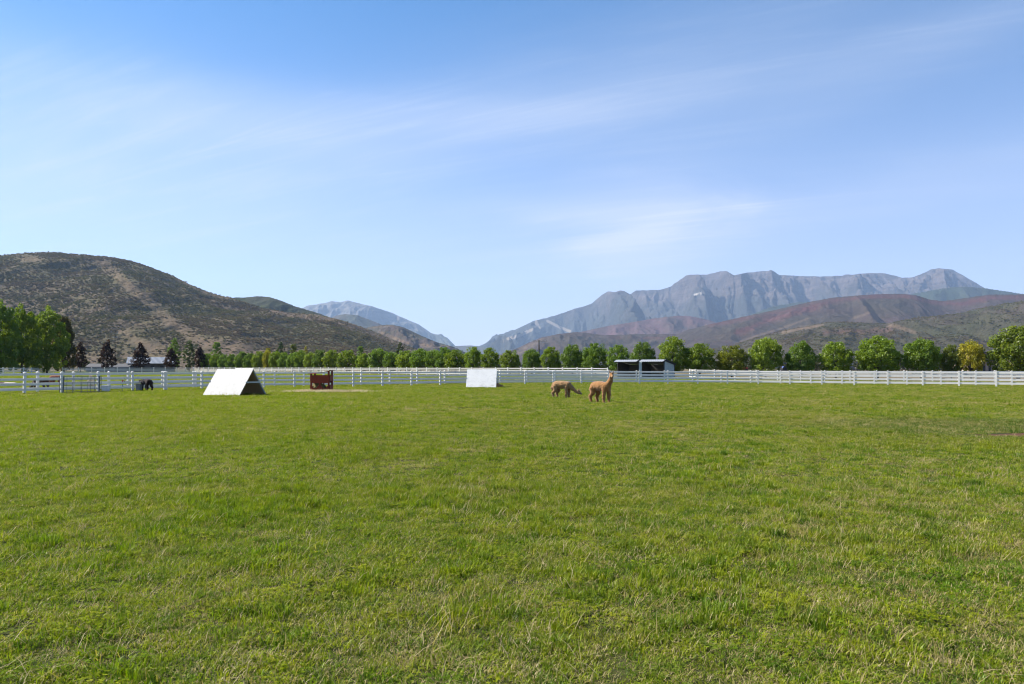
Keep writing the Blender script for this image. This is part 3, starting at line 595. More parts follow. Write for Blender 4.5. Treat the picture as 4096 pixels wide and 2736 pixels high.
PROTO = [clump(1, 120, .095, .022, .058, .0028, .0058, 5, 82, .14), clump(2, 120, .095, .020, .052, .0028, .0058, 10, 88, .10), clump(3, 110, .090, .025, .064, .0028, .006, 5, 82, .22),
         clump(4, 110, .075, .035, .080, .0035, .0075, 0, 68, .03), clump(5, 110, .11, .018, .050, .0025, .005, 25, 90, .62), clump(6, 55, .10, .025, .065, .0022, .004, 15, 85, .75),
         straw(7, 10, .16), clover(8, 45, .13)]
def near_excl(x, y):
    d = ((x - BARE[0] - 6) / BARE[2]) ** 2 + ((y - BARE[1]) / BARE[3]) ** 2
    return d > 0.8 + 0.7 * fbm(x * 1.5, y * 1.5, 3, 2)
def pasture_in(x, y):
    return np.where(x < 14, (y - 93) + (x - 13) * 0.886, (y - 91) + (x - 20) * 0.52) < -0.3
def grass(name, d0, d1, per, sc0, sc1, hs, seed, label, keep=lambda x, y: x < 1e9):
    rs = np.random.RandomState(seed); half = lambda d: 0.80 * d + 3.0
    h = 1 / math.sqrt(per); gx, gy = np.meshgrid(np.arange(-half(d1), half(d1), h), np.arange(d0, d1, h)); n = gx.size      # jittered lattice: no holes
    x = gx.ravel() + rs.uniform(-.75, .75, n) * h; y = gy.ravel() + rs.uniform(-.75, .75, n) * h
    m_ = np.abs(x) < half(y); x, y = x[m_], y[m_]; n = len(x)
    dryness = fbm(x / 5.5, y / 5.5, 4, 31) * 1.1 + fbm(x / 1.4, y / 1.4, 3, 77) * 0.7 + np.clip((x / y) * 0.55, -0.35, 0.30)
    lush = fbm(x / 2.2, y / 2.2, 4, 51) * .7 + fbm(x / .55, y / .55, 3, 52) * .75
    k = near_excl(x, y); u = rs.rand(n); p6 = rs.rand(n)
    idx = rs.randint(0, 3, n)
    idx = np.where((lush > 0.16) & (p6 < .60), 3, idx)
    pd = np.clip(0.12 + dryness * 0.95, 0.02, 0.80)
    idx = np.where(u < pd * 0.62, 4, np.where(u < pd * 0.80, 5, idx))
    ex = rs.rand(n); extra = ex < 0.10; idx = np.where(extra, np.where(ex < 0.05, 6, 7), idx)
    s = rs.uniform(sc0, sc1, n); zs = s * hs * (0.65 + 0.55 * np.clip(lush + 0.45, 0, 1.3)) * rs.uniform(0.55, 1.3, n)
    k = k & keep(x, y)
    lump_ = np.maximum(0.040 * fbm(x / .34, y / .34, 3, 61) * (1.0 if d1 < 30 else 1.6), -.010) + .002   # hummocks of the turf
    P = np.stack([x, y, gz(x, y) + lump_], 1)[k]; sc = np.stack([s, s, zs], 1)[k]; m = len(P)
    rot = np.stack([rs.normal(0, .06, m), rs.normal(0, .06, m), rs.uniform(0, 6.28, m)], 1)
    scatter(name, P, idx[k], rot, sc, PROTO, M['grass'], label=label)
grass('grass', 2.2, 9, 185, 0.75, 1.35, 1.0, 101, 'short trampled pasture grass with dry straw in the foreground')
grass('grass', 9, 24, 72, 1.0, 1.6, 0.85, 102, 'short sunlit pasture grass across the middle of the paddock')
grass('grass', 24, 66, 24, 1.7, 2.5, 0.7, 103, 'bright green pasture grass running up to the white fences')
grass('grass', 66, 100, 8, 2.9, 4.0, 0.6, 104, 'pasture grass of the lane and field beyond the double fence', pasture_in)
grass('grass', 100, 180, 3.0, 4.5, 6.0, 0.45, 105, 'far pasture grass before the outer white fence', pasture_in)
# ------------------------------------------------------------------ fences
POST = None
def unit_box():
    return MB().box(-.5, .5, -.5, .5, -.5, .5)
_pm = MB().box(-.0635, .0635, -.0635, .0635, -0.05, 1.24)
_pm.poly([(-.075, -.075, 1.24), (.075, -.075, 1.24), (.075, .075, 1.24), (-.075, .075, 1.24), (-.075, -.075, 1.265), (.075, -.075, 1.265), (.075, .075, 1.265), (-.075, .075, 1.265), (0, 0, 1.31)],
         [(0, 3, 2, 1), (0, 1, 5, 4), (1, 2, 6, 5), (2, 3, 7, 6), (3, 0, 4, 7), (4, 5, 8), (5, 6, 8), (6, 7, 8), (7, 4, 8)])
POST = _pm.mesh('post'); POST.materials.append(M['vinyl'])
RAIL = MB().box(-.5, .5, -.024, .024, -.057, .057).mesh('rail', 0.004); RAIL.materials.append(M['vinyl'])
RH = (0.25, 0.555, 0.85, 1.145)
frs = random.Random(3)
def fence(pts, label, skip=(), rails=RH, hscale=1.0):
    """pts: ground positions of the posts; every post and every rail is a part"""
    c = pts[len(pts) // 2]; o = empty('paddock_fence', (c[0], c[1], gzf(*c)), 0, label, 'fence')
    z0 = gzf(*c)
    for i, p in enumerate(pts):
        q = pts[min(i + 1, len(pts) - 1)]; r = pts[max(i - 1, 0)]; a = math.atan2(q[1] - r[1], q[0] - r[0])
        link('post', POST, None, o, (p[0] - c[0], p[1] - c[1], gzf(*p) - z0), (frs.gauss(0, .006), frs.gauss(0, .006), a), (1, 1, hscale * frs.uniform(.985, 1.015)))
    for i in range(len(pts) - 1):
        if i in skip: continue
        a, b = pts[i], pts[i + 1]; L_ = math.dist(a, b); za, zb_ = gzf(*a), gzf(*b)
        for h in rails:
            link('rail', RAIL, None, o, ((a[0] + b[0]) / 2 - c[0], (a[1] + b[1]) / 2 - c[1], (za + zb_) / 2 - z0 + h * hscale + frs.gauss(0, .004)),
                 (0, -math.atan2(zb_ - za, L_) + frs.gauss(0, .0012), math.atan2(b[1] - a[1], b[0] - a[0])), (L_, 1, 1))
    return o
def from_px(tab):
    return [at(x, EYE * F / v) for x, v in tab]
A_TAB = [(-440, 119), (-225, 112), (-60, 107), (97, 102), (247, 98), (392, 94.3), (530, 90.5), (658, 87), (807, 82.5), (930, 79.6), (1056, 77.4), (1178, 75.8), (1295, 74.3), (1413, 72.8), (1530, 71.2), (1646, 69.4), (1761, 67.6), (1876, 66), (1988, 64.6), (2100, 63.5), (2214, 62.8), (2326, 62.4), (2440, 62.1), (2558, 62.1), (2671, 62.3), (2791, 62.6), (2910, 63.2), (3033, 64), (3159, 65.1), (3287, 66.3), (3417, 67.6), (3551, 69), (3691, 70.5), (3836, 72.1), (3985, 73.8), (4140, 75.6), (4310, 77.6)]
B_TAB = [(-170, 105), (-10, 100), (150, 95), (294, 90), (435, 85.5), (512, 82.5), (650, 79), (774, 76.5), (890, 74.5), (1000, 73), (1098, 72), (1215, 71), (1331, 69.6), (1445, 67.6), (1559, 65.7), (1669, 63.9), (1779, 62.1), (1890, 60.3), (2000, 58.7), (2107, 57.7), (2220, 57.2), (2326, 56.8), (2434, 56.6), (2546, 56.6), (2657, 56.9), (2770, 57.6), (2884, 58.6), (3002, 59.9), (3122, 61.2), (3243, 62.6), (3368, 63.8), (3497, 65), (3628, 66.1), (3764, 67.2), (3903, 68.4), (4048, 69.6), (4200, 71)]
A = from_px(A_TAB); B = from_px(B_TAB)
fence(A, 'white four-rail paddock fence curving behind the white A-frame shelters')
fence(B, 'white four-rail fence on the far side of the grass lane')
# doubled gate posts of the lane
for px, v, lab in ((664, 86.6, 'extra white gate post right beside the black alpaca bucket fence'), (782, 76.2, 'extra white gate post on the far side of the lane')):
    x, y = at(px, EYE * F / v); o = link('gate_post', POST, None, None, (x, y, gzf(x, y))); tag(o, lab, 'post', )
# outer fence along the tree row, to the corner and on behind the barn
P0, P1 = (13.2, 92.5), (-83.2, 178.0)
dpx = [775, 794, 814, 834, 855, 876, 898, 920, 942, 965, 988, 1012, 1037, 1062, 1088, 1114, 1141, 1168, 1196, 1225, 1253, 1283, 1314, 1345, 1378, 1411, 1444, 1479, 1515, 1551, 1589, 1627, 1667, 1707, 1749, 1794, 1840, 1886, 1933, 1982, 2031, 2084, 2137, 2193, 2250, 2309, 2367, 2430]
def on_line(px, a, b):
    k = (px - CX) / F; dx, dy = b[0] - a[0], b[1] - a[1]; q = (k * a[1] - a[0]) / (dx - k * dy); return (a[0] + dx * q, a[1] + dy * q)
Dp = [on_line(x, P0, P1) for x in dpx]
fence(Dp, 'sunlit white outer fence running along the long row of round trees')
Ep = [on_line(x, at(775, 177.5), at(250, 138)) for x in (250, 313, 366, 418, 469, 518, 567, 615, 661, 705, 742, 773)]
fence(Ep, 'shaded white outer fence in front of the barn and plum trees')
Gp = [at(x, d) for x, d in ((-150, 92), (-100, 96), (-48, 100.5), (12, 106), (55, 111), (94, 117), (126, 122), (153, 128), (177, 133), (198, 138), (215, 142))]
fence(Gp, 'white fence receding under the tall leafy maples')
Cp = [at(x, d) for x, d in ((2760, 92.5), (2781, 91.5), (2858, 90), (2940, 88.5), (3026, 87), (3110, 85.6), (3202, 84.2), (3299, 82.8), (3400, 81.4), (3506, 80.1), (3616, 78.9), (3730, 77.7), (3851, 76.6), (3979, 75.5), (4110, 74.5), (4250, 73.5))]
fence(Cp, 'outer white fence between the shed and the sunlit right-hand trees')

# ------------------------------------------------------------------ trees
def crown_mesh(name, seed, shape, nclump, nleaf, ls, cr):
    rs = np.random.RandomState(seed); V = []; T = []; cs = []
    k = 0
    while len(cs) < nclump and k < 20000:
        k += 1
        p = rs.uniform(-1, 1, 3); r = np.linalg.norm(p)
        if r > 1 or rs.rand() > 0.25 + 0.75 * r ** 2: continue
        q = shape(p, rs)
        if q is not None: cs.append(q)
    cs = np.array(cs)
    n = nclump * nleaf; ci = np.repeat(np.arange(len(cs)), nleaf); n = len(ci)
    d = rs.normal(size=(n, 3)); d /= np.linalg.norm(d, axis=1)[:, None]
    rad = cr * rs.uniform(.6, 1.35, len(cs))[ci] * rs.uniform(0.35, 1.0, n) ** 0.6
    P = cs[ci] + d * rad[:, None] * np.array([1, 1, .8])
    nr = d * 0.7 + rs.normal(size=(n, 3)) * 0.6 + np.array([0, 0, .35]); nr /= np.linalg.norm(nr, axis=1)[:, None]
    a = np.cross(nr, rs.normal(size=(n, 3))); a /= np.linalg.norm(a, axis=1)[:, None]; b = np.cross(nr, a)
    s = (ls * rs.uniform(.6, 1.25, n))[:, None]
    v = np.stack([P - a * s * .5, P + b * s * .38 - a * s * .05, P + a * s * .6, P - b * s * .38 - a * s * .05], 1).reshape(-1, 3)
    f = np.arange(n * 4).reshape(-1, 4)
    me = npmesh(name, v, f); tint = np.clip(rs.uniform(0, 1, len(cs))[ci] * .6 + rs.uniform(0, .5, n), 0, 1)
    attr(me, 'tint', 'FLOAT', np.repeat(tint, 4)); me.materials.append(M['foliage']); return me
def round_shape(seed, wob=0.22, top=1.0):
    def f(p, rs):
        x, y, z = p; k = 1 + wob * float(fbm(np.array(x * 1.6 + seed), np.array(z * 1.6 + y * 1.3), 3, seed))
        taper = 1.0 - 0.10 * max(z, 0) * top + 0.30 * max(-z - 0.25, 0)
        return np.array([x * 2.3 * k * taper, y * 2.3 * k * taper, 2.75 + z * 2.15 * k])
    return f
def column_shape(seed, w=0.55):
    def f(p, rs):
        x, y, z = p; t = (z + 1) / 2; r = w * (0.5 + 1.1 * math.sin(math.pi * min(0.95, t * .85 + .12)))
        return np.array([x * r * 1.3, y * r * 1.3, 3.2 + z * 2.9 + rs.uniform(-.1, .1)])
    return f
def cone_shape(seed):
    def f(p, rs):
        x, y, z = p; t = (z + 1) / 2; r = 2.1 * (1.05 - t) ** .75 * (1 + .4 * float(pn(np.array(x * 2 + seed), np.array(z * 2.5), seed)))
        return np.array([x * r, y * r, .6 + t * 4.6])
    return f
def tall_shape(seed):
    def f(p, rs):
        x, y, z = p; k = 1 + .25 * float(fbm(np.array(x * 2 + seed), np.array(z * 1.5 + y), 3, seed)); t = (z + 1) / 2
        r = 2.1 * (1 - .55 * max(t - .6, 0) * 1.5) / (max(.45, math.sqrt(max(0, 1 - z * z))) if z < 0 else 1)
        return np.array([x * r * k, y * r * k, 2.9 + z * 2.6 * (k if z > 0 else 1)])
    return f
def trunk_mesh(name, seed, h=1.6, r=.13, limbs=7, reach=1.5, top=3.6):
    rs = random.Random(seed); m = MB()
    bend = [(rs.uniform(-.06, .06), rs.uniform(-.06, .06)) for _ in range(4)]
    m.tube([(0, 0, -.1), (bend[0][0], bend[0][1], h * .4), (bend[1][0], bend[1][1], h), (bend[2][0] * 2, bend[2][1] * 2, top)], [r * 1.25, r, r * .8, r * .2], 8)
    for k in range(limbs):
        a = k * 6.283 / limbs + rs.uniform(-.3, .3); z = h * rs.uniform(.45, 1.1); q = reach * rs.uniform(.7, 1.1)
        m.tube([(0, 0, z), (math.cos(a) * q * .4, math.sin(a) * q * .4, z + q * .55), (math.cos(a) * q, math.sin(a) * q, z + q * 1.1)], [r * .5, r * .32, r * .1], 6)
    me = m.mesh(name, 0, True); me.materials.append(M['bark']); return me
CR = [crown_mesh('crown', s, round_shape(s, .17), 190, 66, .19, .44) for s in (1, 2, 3, 4, 5)]
CRBIG = [crown_mesh('crown', s, tall_shape(s), 300, 80, .15, .33) for s in (11, 12, 13)]
CRCOL = [crown_mesh('crown', s, column_shape(s), 110, 44, .17, .28) for s in (21, 22)]
CRCON = [crown_mesh('crown', s, cone_shape(s), 120, 50, .18, .34) for s in (31, 32, 33)]
CRSH = [crown_mesh('crown', s, round_shape(s, .3), 70, 40, .30, .55) for s in (41, 42, 43)]
TR = [trunk_mesh('trunk', s) for s in (1, 2, 3)]; TRT = [trunk_mesh('trunk', s, 1.4, .10, 8, 1.3, 4.2) for s in (4, 5)]; TRC = [trunk_mesh('trunk', s, 1.0, .09, 4, .5, 5.0) for s in (6, 7)]
trs = random.Random(8)
GREENS = [(c[0] * 1.14, c[1] * 1.32, c[2] * 1.2) for c in [(0.105, 0.150, 0.020), (0.094, 0.142, 0.023), (0.120, 0.162, 0.020), (0.088, 0.132, 0.024), (0.112, 0.148, 0.016), (0.128, 0.165, 0.022)]]
def tree(name, label, cat, px, top, wpx, d, crowns, trunks, col, mh, mw, group=None, sink=0.0):
    x, y = at(px, d); z = gzf(x, y); h = EYE + (HY - top) / F * d - z; w = wpx * d / F
    o = empty(name, (x, y, z - sink), trs.uniform(0, 6.28), label, cat, group); o.scale = (w / mw, w / mw, (h + sink) / mh)
    link('trunk', trs.choice(trunks), None, o); c = link('crown', trs.choice(crowns), None, o); c.color = (*col, 1)
    return o
def row_d(px):
    a, b = (20.5, 100.0), (-75.0, 186.0)
    k = (px - CX) / F; dx, dy = b[0] - a[0], b[1] - a[1]; s = (k * a[1] - a[0]) / (dx - k * dy)
    if s >= 0: return a[1] + dy * s
    a, b = (20.5, 100.0), (66.0, 88.0); dx, dy = b[0] - a[0], b[1] - a[1]; s = (k * a[1] - a[0]) / (dx - k * dy); return a[1] + dy * s
ROW = [(830, 1402, 56), (866, 1406, 48), (897, 1410, 46), (928, 1405, 48), (967, 1397, 56), (1001, 1401, 50), (1037, 1396, 54), (1106, 1393, 54), (1140, 1401, 50), (1172, 1401, 50), (1205, 1391, 56), (1243, 1397, 54), (1283, 1389, 62), (1330, 1390, 66), (1388, 1390, 78), (1453, 1404, 60), (1515, 1379, 82), (1567, 1394, 66), (1622, 1388, 68), (1682, 1381, 80), (1738, 1384, 72), (1776, 1377, 70), (1821, 1384, 80), (1892, 1371, 84), (1959, 1379, 92), (2040, 1386, 96), (2127, 1381, 92), (2204, 1375, 94), (2290, 1362, 112), (2382, 1353, 128), (2474, 1363, 108), (2572, 1350, 116), (2692, 1329, 136), (2799, 1353, 142), (2928, 1363, 138), (3063, 1326, 152), (3201, 1348, 142), (3343, 1348, 150), (3510, 1321, 190), (3686, 1331, 168), (3806, 1364, 92)]
for i, (px, top, w) in enumerate(ROW):
    g = GREENS[trs.randrange(len(GREENS))]; f = trs.uniform(.85, 1.15)
    lab = 'round green street tree standing in the long row beyond the outer fence'
    near = {830: 'first round tree of the row, next to the slim poplar by the plum trees', 1388: 'round row tree directly beyond the red hay feeder', 1453: 'low round row tree next to the dark poplar tip', 1515: 'taller round row tree beside the tiny utility pole',
            1821: 'pointed oval row tree right under the valley gap', 1892: 'round row tree beyond the speckled white shelter, left of its pair', 1959: 'round row tree beyond the speckled white shelter, right of its pair',
            2127: 'round row tree touching the utility pole with pale crossarm', 2204: 'round row tree just right of the utility pole with pale crossarm', 2382: 'wide double-headed row tree left of the open shed', 2474: 'dark row tree at the left corner of the open shed', 2572: 'row tree rising over the two shed roofs',
            2799: 'round row tree right of the large tree behind the shed', 3201: 'round row tree beside the blue tractor', 3343: 'round row tree left of the small grey house', 3686: 'row tree with pale lower leaves between the grey house and yellow tree'}
    lab = near.get(px, lab)
    if px == 3063: lab = 'tallest round dark green tree right of the shed'
    if px == 2692: lab = 'large dense green tree directly behind the open shed'
    if px == 3510: lab = 'broad spreading green tree beside the small grey house'
    if px == 2928: lab, g = 'light yellowish green tree beside the red tractor', (0.150, 0.185, 0.020)
    if px == 3806: lab, g = 'small green tree touching the yellow autumn tree', (0.110, 0.150, 0.022)
    tree('round_tree', lab, 'tree', px, top, w, row_d(px), CR, TR, tuple(c * f for c in g), 5.6, 4.25 if px < 1850 else 5.6, 'row of round trees beyond the outer fence')
tree('round_tree', 'yellowing round tree within the far part of the tree row', 'tree', 1071, 1388, 50, row_d(1071), CR, TR, (0.22, 0.230, 0.025), 5.6, 5.7)
tree('autumn_tree', 'golden yellow autumn tree beside the pink adobe house', 'tree', 3884, 1340, 118, 89, CR, TR, (0.28, 0.275, 0.030), 5.6, 5.7)
tree('round_tree', 'big bright green tree right of the pink adobe house', 'tree', 4072, 1272, 250, 87, CR, TR, (0.125, 0.175, 0.022), 5.6, 5.7)
tree('round_tree', 'green tree at the far right end of the outer fence', 'tree', 4330, 1290, 240, 84, CR, TR, (0.120, 0.165, 0.022), 5.6, 5.7)
# tall maples on the left
for px, top, w, d, col in ((-330, 1190, 210, 118, GREENS[0]), (-150, 1175, 210, 119, GREENS[2]), (0, 1188, 170, 122, GREENS[0]), (88, 1206, 150, 127, GREENS[4]), (188, 1216, 165, 133, GREENS[5]), (256, 1248, 95, 140, (0.075, 0.070, 0.022))):
    lab = 'tall leafy green maple in the dense clump behind the receding fence'
    if px == 256: lab = 'reddish tinged maple at the edge of the tall clump'
    tree('maple_tree', lab, 'tree', px, top, w, d, CRBIG, TRT, col, 5.9, 5.0, 'clump of tall maples')
PL = (0.028, 0.014, 0.013)
for px, top, w, d, lab in ((322, 1358, 72, 172, 'dark plum tree standing against the tall maple clump'), (429, 1352, 92, 176, 'tallest dark plum tree left of the barn beside the utility pole'), (562, 1366, 94, 180, 'dark plum tree in front of the barn roof'), (686, 1390, 80, 186, 'dark plum tree at the right end of the barn'), (800, 1377, 64, 196, 'dark plum tree between two slim poplars')):
    tree('plum_tree', lab, 'tree', px, top, w, d, CRCON, TRC, PL, 5.5, 4.5)
for px, top, w, d, col, lab in ((697, 1348, 40, 226, GREENS[3], 'slim poplar rising behind the plum tree by the barn'), (757, 1357, 40, 222, (0.055, 0.085, 0.032), 'slim pale poplar standing free between two plum trees'), (867, 1353, 36, 238, GREENS[3], 'slim poplar at the start of the long tree row'), (1123, 1363, 32, 250, (0.032, 0.062, 0.022), 'dark pointed poplar above the tree row'), (1174, 1363, 30, 250, (0.085, 0.115, 0.020), 'bright yellow-green poplar above the tree row'), (1071, 1380, 28, 246, (0.21, 0.21, 0.02), 'yellow poplar tip above the yellowing row tree'), (1222, 1383, 26, 248, (0.20, 0.20, 0.02), 'small yellow poplar tip poking over the tree row'), (1442, 1372, 30, 225, GREENS[1], 'dark poplar behind the row near the small utility pole'), (1602, 1365, 34, 220, (0.035, 0.06, 0.022), 'dark conical tree behind the row under the valley gap')):
    tree('poplar_tree', lab, 'tree', px, top, w, d, CRCOL, TRC, col, 6.4, 1.9)
# hedges and shrubs in the gaps beyond the row
sh = [(340, 1432, 40), (400, 1440, 40), (1480, 1440, 50), (1860, 1442, 60), (2070, 1445, 60), (2165, 1440, 50), (2330, 1440, 60), (2760, 1440, 70), (2870, 1443, 60), (3000, 1440, 60), (3130, 1436, 60), (3270, 1435, 70), (3440, 1430, 60), (3600, 1410, 90), (3560, 1432, 70), (3640, 1425, 70), (3770, 1415, 90), (3850, 1420, 70), (3960, 1405, 70), (4010, 1412, 60), (2000, 1448, 60), (2240, 1446, 60), (2440, 1446, 60), (3170, 1445, 50), (3720, 1436, 60)]
for px, top, w in sh:
    tree('distant_shrub', 'hazy dark green shrub far behind the tree row', 'shrub', px, top, w, trs.uniform(190, 250), CRSH, TRC, trs.choice([(0.045, 0.062, 0.030), (0.055, 0.066, 0.026), (0.040, 0.058, 0.034)]), 5.6, 5.7, 'shrubs far behind the tree row')

# ------------------------------------------------------------------ A-frame shelters
def slope_panel(a, b, c, d, t):                      # quad with thickness along its normal
    a, b, c, d = map(Vector, (a, b, c, d)); n = (b - a).cross(d - a).normalized() * t; m = MB()
    return m.poly([a, b, c, d, a - n, b - n, c - n, d - n], [(0, 1, 2, 3), (7, 6, 5, 4), (0, 4, 5, 1), (1, 5, 6, 2), (2, 6, 7, 3), (3, 7, 4, 0)])
def shelter(loc, rz, L_, Wd, Hh, split, mat, label, steps):
    """local x runs along the ridge, local -y is the front; each sheet of board is a part"""
    o = empty('a_frame_shelter', loc, rz, label, 'animal shelter'); hw = Wd / 2; t = .015
    xs = [-L_ / 2, -L_ / 2 + L_ * split, L_ / 2]
    for k in range(2):
        x0, x1 = xs[k] + (.003 if k else 0), xs[k + 1]; dz = steps[k]; ov = dz / Hh * hw
        slope_panel((x0, -hw, 0.0), (x1, -hw, 0.0), (x1, ov, Hh + dz), (x0, ov, Hh + dz), t).build('front_board', mat, o)
        slope_panel((x1, hw, 0.0), (x0, hw, 0.0), (x0, .02, Hh - .012), (x1, .02, Hh - .012), t).build('rear_board', M['osb_raw'], o)
    for x in (-L_ / 2 + .05, L_ / 2 - .05):
        for sy in (-1, 1):
            MB().bar((x, sy * (hw - .06), .02), (x, sy * .035, Hh - .09), .04, .09, (1, 0, 0)).build('rafter', M['lumber_grey'] if sy > 0 else M['osb_raw'], o)
        MB().bar((x + math.copysign(.045, x), -hw * .52, Hh * .50), (x + math.copysign(.045, x), hw * .52, Hh * .50), .04, .09).build('cross_tie', M['lumber_grey'], o)
    MB().bar((L_ / 2 - .55, -hw * .42, .0), (L_ / 2 - .5, -hw * .60, .42), .04, .07).build('brace', M['lumber_grey'], o)
    return o
def to_world(px, v): x, d = at(px, EYE * F / v); return Vector((x, d, 0))
nb_ = to_world(956, 110.3); fb_ = to_world(1067, 105.0)
gv = (fb_ - nb_); Wd = gv.length; gdir = gv.normalized(); rdir = Vector((gdir.y, -gdir.x, 0))   # ridge direction, to the right
L1 = 2.72; cen = (nb_ + fb_) / 2 - rdir * (L1 / 2)
shelter((cen.x, cen.y, 0), math.atan2(rdir.y, rdir.x), L1, Wd, 1.47, .50, M['osb_white'], 'large white board A-frame shelter with open gable end', (0.0, 0.045))
c2 = to_world(1926, 76.8)
shelter((c2.x, c2.y + 1.0, 0), R(-2), 2.36, 2.15, 1.44, .5, M['osb_white2'], 'speckled white board shelter beside the lying alpaca', (0.0, 0.012))

# ------------------------------------------------------------------ red hay feeder
def feeder():
    x, y = at(1287, EYE * F / 93.0); o = empty('hay_feeder', (x, y, 0), R(3), 'dark red wooden hay feeder with sagging thin roof', 'hay feeder')
    w, dp = .55, .50; mt = M['red_wood']
    for sx in (-1, 1):
        for sy in (-1, 1):
            h = 1.18 if sx < 0 else 1.36
            MB().box(sx * w - .055, sx * w + .055, sy * dp - .045, sy * dp + .045, 0, h).build('post', mt, o, .004)
    for sy in (-1, 1):
        yy = sy * (dp + .06)
        MB().box(-.045, .045, yy - .02, yy + .02, 0.06, 1.02).build('centre_post', mt, o, .003)
        MB().box(-w - .02, w + .02, yy - .045, yy - .022, .74, 1.07).build('top_board', mt, o, .003)
        MB().box(-w - .02, w + .02, yy - .045, yy - .022, .57, .73).build('middle_board', mt, o, .003)
        for s in (-1, 1):                          # the lower board has a V cut in each half
            x0, x1 = (-w, -.03) if s < 0 else (.03, w); xm = (x0 + x1) / 2
            MB().prism([(x0, 0.03), (x1, .03), (x1, .46), (xm + .05, .24), (xm - .05, .24), (x0, .46)], 1, yy - .045, yy - .022).build('notched_board', mt, o)
    for s in (-1, 1): MB().box(s * (w + .058), s * (w + .08), -dp, dp, .05, .45).build('side_board', mt, o, .003)
    for s in (-1, 1): MB().box(s * (w + .058), s * (w + .08), -dp, dp, .7, 1.05).build('side_board', mt, o, .003)
    m = MB(); n = 9; m.v = []; r = random.Random(2)
    for i in range(n):
        t = i / (n - 1); xx = -.70 + t * 1.34; zz = 1.18 + .20 * t - .05 * math.sin(t * 3.14) + r.uniform(-.008, .008)
        m.v += [(xx, -.68, zz), (xx, .68, zz + .03), (xx, -.68, zz - .018), (xx, .68, zz + .012)]
    for i in range(n - 1):
        b = i * 4; m.f += [(b, b + 4, b + 5, b + 1), (b + 2, b + 3, b + 7, b + 6), (b, b + 2, b + 6, b + 4), (b + 1, b + 5, b + 7, b + 3)]
    m.f += [(0, 1, 3, 2), (n * 4 - 4, n * 4 - 2, n * 4 - 1, n * 4 - 3)]
    m.build('roof_sheet', mt, o)
    return x, y
fx, fy = feeder()
def lump(name, loc, sx, sy, sz, seed, mat, label, cat):
    n, k = 72, 26; v = []; f = []
    for i in range(k + 1):
        for j in range(n):
            a = 6.2832 * j / n; e = math.pi / 2 * i / k; v.append((math.cos(a) * math.cos(e), math.sin(a) * math.cos(e), math.sin(e)))
    v = np.array(v); nn = 1 + .45 * fbm(v[:, 0] * 2.6 + seed, v[:, 1] * 2.6 + v[:, 2] * 1.3, 6, seed, .62); v = v * nn[:, None] * np.array([sx, sy, sz])
    f = [(i * n + j, i * n + (j + 1) % n, (i + 1) * n + (j + 1) % n, (i + 1) * n + j) for i in range(k) for j in range(n)]
    o = link(name, npmesh(name, v, np.array(f), True), mat, None, loc); return tag(o, label, cat)
lump('hay_heap', (fx - .22, fy, 0.0), .50, .46, .62, 4, M['hay'], 'heap of dry hay inside the red feeder', 'hay')
def straw_bed():
    rs = np.random.RandomState(9); n = 1300
    x = fx + .75 + rs.normal(0, 1.25, n); y = fy - 1.25 + rs.normal(0, .60, n) - .05 * (x - fx)
    near = rs.rand(n) < .35; x = np.where(near, fx + rs.normal(0, .75, n), x); y = np.where(near, fy - .75 + rs.normal(0, .35, n), y)
    kp = fbm(x * 1.1, y * 2.2, 3, 6) > .02; x, y = x[kp], y[kp]; n = len(x)
    P = np.stack([x, y, np.full(n, .03)], 1); s = rs.uniform(.9, 2.0, n)
    rot = np.stack([rs.normal(0, .1, n), rs.normal(0, .1, n), rs.uniform(0, 6.28, n)], 1)
    nmat = NT('loose_straw'); oi = nmat.N.new('ShaderNodeObjectInfo'); m = nmat.leaf(nmat.mix(oi.outputs['Random'], (0.50, 0.41, 0.22), (0.66, 0.56, 0.36)), .25)
    scatter('spilled_hay', P, rs.randint(0, 2, n), rot, np.stack([s, s, s * .8], 1), [straw(21, 26, .14), straw(22, 26, .14)], m, label='pale straw spilled on the grass around the red feeder')
straw_bed()

# ------------------------------------------------------------------ things along the left fence
def can():
    x, y = at(556, EYE * F / 90.2); o = empty('rubbish_can', (x, y, 0), 0, 'grey ribbed metal can the black alpaca drinks from', 'bucket')
    MB().lathe([(.165, 0), (.17, .02), (.178, .10), (.172, .115), (.186, .21), (.18, .225), (.196, .33), (.19, .345), (.208, .455), (.216, .462), (.216, .478), (.20, .478), (.19, .40), (.16, .06)], 28).build('can_body', M['galv'], o, smooth=False)
    m = MB(); m.tube([(.214 * math.cos(a), .214 * math.sin(a), .47) for a in [k * 6.2832 / 24 for k in range(25)]], .011, 6, False); m.build('rim', M['galv'], o)
    for s in (-1, 1): MB().tube([(s * .21, -.05, .38), (s * .245, -.03, .36), (s * .245, .03, .36), (s * .21, .05, .38)], .008, 6).build('handle', M['steel'], o)
can()
def bin_():
    x, y = at(424, EYE * F / 93.5); o = empty('plastic_bin', (x, y, 0), R(12), 'white plastic bin standing before the fence by the steel panels', 'bin')
    m = MB(); m.poly([(-.19, -.15, 0), (.19, -.15, 0), (.19, .15, 0), (-.19, .15, 0), (-.22, -.18, .40), (.22, -.18, .40), (.22, .18, .40), (-.22, .18, .40)], [(0, 3, 2, 1), (4, 5, 6, 7), (0, 1, 5, 4), (1, 2, 6, 5), (2, 3, 7, 6), (3, 0, 4, 7)]); m.build('tub', M['plastic_white'], o, .012)
    MB().box(-.235, .235, -.195, .195, .37, .405).build('rim', M['plastic_white'], o, .006)
    MB().box(-.24, .24, -.2, .2, .405, .43).build('lid', M['plastic_white'], o, .01)
bin_()
